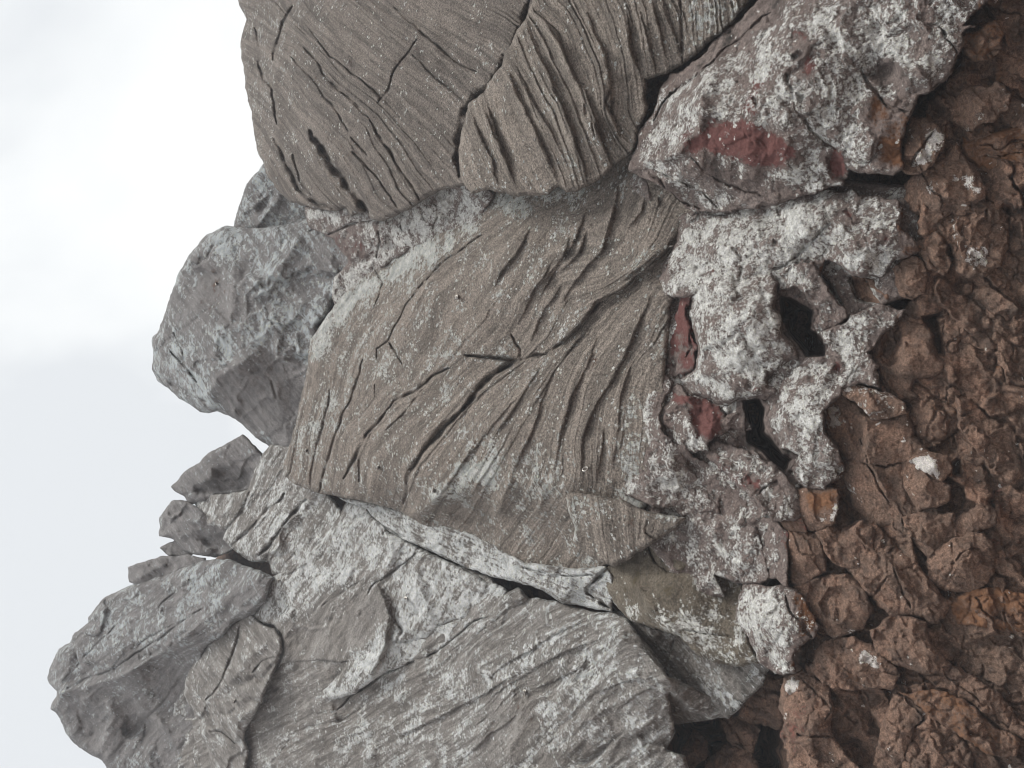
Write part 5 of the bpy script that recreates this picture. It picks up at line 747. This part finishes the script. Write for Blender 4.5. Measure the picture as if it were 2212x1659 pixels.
for i, (p, lab) in enumerate(((c(11, (1060, 1560), (1120, 1470), (1200, 1500), (1200, 1600), (1120, 1659), (1050, 1640)), 'dim purplish stone at the back of the dark cave, by the broad grey slab'), (c(11, (1380, 1180), (1450, 1150), (1600, 1180), (1620, 1400), (1560, 1440), (1400, 1400), (1340, 1300)), 'dim brown stone at the top of the dark cave, behind the reddish prow'), (c(11, (1200, 1620), (1300, 1540), (1420, 1560), (1480, 1700), (1200, 1720)), 'dim reddish stone on the floor of the dark cave'), (c(11, (1280, 1400), (1400, 1380), (1480, 1470), (1440, 1560), (1330, 1540)), 'middle stone of those in the dark cave, round and nearly black'))):
    knob('cave_stone', p, -190, lab, 80 + i, dome=26, cells=8, rough=(12, 40), lichen=.02)

# ------------------------------------------------------------------ climbers' bolts
def metal():
    m = bpy.data.materials.new('steel'); m.use_nodes = True; b = m.node_tree.nodes['Principled BSDF']
    n = m.node_tree.nodes.new('ShaderNodeTexNoise'); n.inputs['Scale'].default_value = 60
    r = m.node_tree.nodes.new('ShaderNodeMapRange'); r.inputs[3].default_value = .3; r.inputs[4].default_value = .55
    m.node_tree.links.new(n.outputs[0], r.inputs[0]); m.node_tree.links.new(r.outputs[0], b.inputs['Roughness'])
    b.inputs['Metallic'].default_value = 1; b.inputs['Base Color'].default_value = (.42, .40, .37, 1); return m
STEEL = metal()
def tube(path, rad, n=10, closed=False):
    V, F = [], []
    m = len(path)
    for i, p in enumerate(path):
        a = path[(i - 1) % m] if closed or i else p; b = path[(i + 1) % m] if closed or i < m - 1 else p
        d = (Vector(b) - Vector(a)).normalized(); u = d.orthogonal().normalized()
        if abs(d.z) < .99: u = d.cross(Vector((0, 0, 1))).normalized()
        w = d.cross(u)
        for k in range(n):
            t_ = 2 * math.pi * k / n; V.append(Vector(p) + (u * math.cos(t_) + w * math.sin(t_)) * rad)
    for i in range(m if closed else m - 1):
        for k in range(n):
            F.append((i * n + k, i * n + (k + 1) % n, ((i + 1) % m) * n + (k + 1) % n, ((i + 1) % m) * n + k))
    if not closed: F += [tuple(range(n - 1, -1, -1)), tuple((m - 1) * n + k for k in range(n))]
    return V, F
def meshobj(name, VF, parent=None):
    me = bpy.data.meshes.new(name); me.from_pydata([tuple(v) for v in VF[0]], [], VF[1]); me.materials.append(STEEL)
    for p in me.polygons: p.use_smooth = len(p.vertices) == 4
    o = bpy.data.objects.new(name, me); COL.objects.link(o); o.parent = parent; return o
def root(name, loc, nrm, label, cat, group):
    o = bpy.data.objects.new(name, None); COL.objects.link(o); o.empty_display_size = .03
    z = Vector(nrm); x = z.cross(Vector((0, 0, 1))).normalized(); y = z.cross(x)
    R = Matrix((x, y, z)).transposed().to_4x4(); R.translation = Vector(loc); o.matrix_world = R
    o['label'] = label; o['category'] = cat; o['group'] = group; return o
def ring_bolt(loc, nrm, label):
    o = root('ring_bolt', loc, nrm, label, 'bolt', 'climbing bolts set in the rock')
    R = .019
    meshobj('ring', tube([(R * math.sin(t_) * .35, R * math.cos(t_) , .028 + R * math.sin(t_) ) for t_ in np.linspace(0, 2 * math.pi, 25)[:-1]], .0065, 10, True), o)
    meshobj('shank', tube([(0, 0, -.05), (0, 0, .004)], .007), o)
    return o
PROTO = []
def hanger(loc, nrm, label):
    if not PROTO:
        o = root('bolt_hanger', loc, nrm, label, 'bolt', 'climbing bolts set in the rock')
        prof = [(-.016, .004), (.016, .004), (.026, .010), (.040, .036), (.052, .044)]
        V, F = [], []
        for y, z in prof:
            for dx, dz in ((-.017, 0), (.017, 0), (.017, .005), (-.017, .005)): V.append((dx * (1 if y < .045 else .6), y, z + dz))
        for i in range(len(prof) - 1):
            for k in range(4): F.append((i * 4 + k, i * 4 + (k + 1) % 4, i * 4 + 4 + (k + 1) % 4, i * 4 + 4 + k))
        F += [(3, 2, 1, 0), tuple(len(V) - 4 + k for k in range(4))]
        p = meshobj('plate', (V, F), o); meshobj('bolt_head', tube([(0, -.002, -.05), (0, -.002, .020)], .011, 6), o)
        PROTO.append(o)
        return o
    src = PROTO[0]; o = src.copy(); COL.objects.link(o)
    z = Vector(nrm); x = z.cross(Vector((0, 0, 1))).normalized(); y = z.cross(x)
    R = Matrix((x, y, z)).transposed().to_4x4(); R.translation = Vector(loc); o.matrix_world = R; o['label'] = label
    for ch in src.children:
        k = ch.copy(); COL.objects.link(k); k.parent = o
    return o
RK = {k: v for k, v in Rock.ALL.items()}
for (key, x, y, lab) in (('sandstone_cliff13', 1456, 534, 'steel ring bolt at the edge of the brown face, just above the domed white boulder'), ('sandstone_cliff13', 1269, 1011, 'steel ring bolt low on the brown face, near the jutting brown block')):
    p, n = RK[key].at(x, y); ring_bolt(p, n, lab)
for (key, x, y, lab) in (('sandstone_cliff13', 988, 643, 'small bolt hanger high in the middle of the great brown face'),
                         ('sandstone_cliff13', 661, 972, 'small bolt hanger near the pointed left end of the great brown face'),
                         ('sandstone_cliff13', 819, 1008, 'small bolt hanger on the pinkish lower part of the great brown face, between two others'),
                         ('sandstone_cliff13', 938, 1060, 'small bolt hanger at the bottom brow of the great brown face'),
                         ('grey_slab17', 876, 1292, 'small bolt hanger on the thin pale flake of the grey slab'),
                         ('grey_slab17', 603, 1254, 'small bolt hanger at the upper left corner of the pale grey slab'),
                         ('grey_slab16', 1135, 1493, 'small bolt hanger on the broad grey banded slab'),
                         ('grey_block18', 509, 1512, 'small bolt hanger on the split grey-brown block under the peak'),
                         ('rock_peak3', 407, 1253, 'small bolt hanger on the right side of the tall hazy peak'),
                         ('rounded_boulder9', 469, 615, 'small bolt hanger on the tan patch of the rounded skyline boulder')):
    p, n = RK[key].at(x, y); hanger(p, n, lab)

# ------------------------------------------------------------------ haze box, paling the far upper rocks
def haze():
    me = bpy.data.meshes.new('haze'); a, z0, z1 = 62, -1.2, 17.5
    V = [(x, y, z) for x in (-a, a) for y in (-a, a) for z in (z0, z1)]
    me.from_pydata(V, [], [(0, 1, 3, 2), (4, 6, 7, 5), (0, 4, 5, 1), (2, 3, 7, 6), (0, 2, 6, 4), (1, 5, 7, 3)])
    m = bpy.data.materials.new('haze_air'); m.use_nodes = True; nt = m.node_tree; nt.nodes.clear()
    out = nt.nodes.new('ShaderNodeOutputMaterial'); v = nt.nodes.new('ShaderNodeVolumePrincipled')
    v.inputs['Density'].default_value = .006; v.inputs['Color'].default_value = (.86, .90, .96, 1)
    nt.links.new(v.outputs[0], out.inputs['Volume']); me.materials.append(m)
    o = bpy.data.objects.new('haze', me); COL.objects.link(o); o['kind'] = 'stuff'
haze()
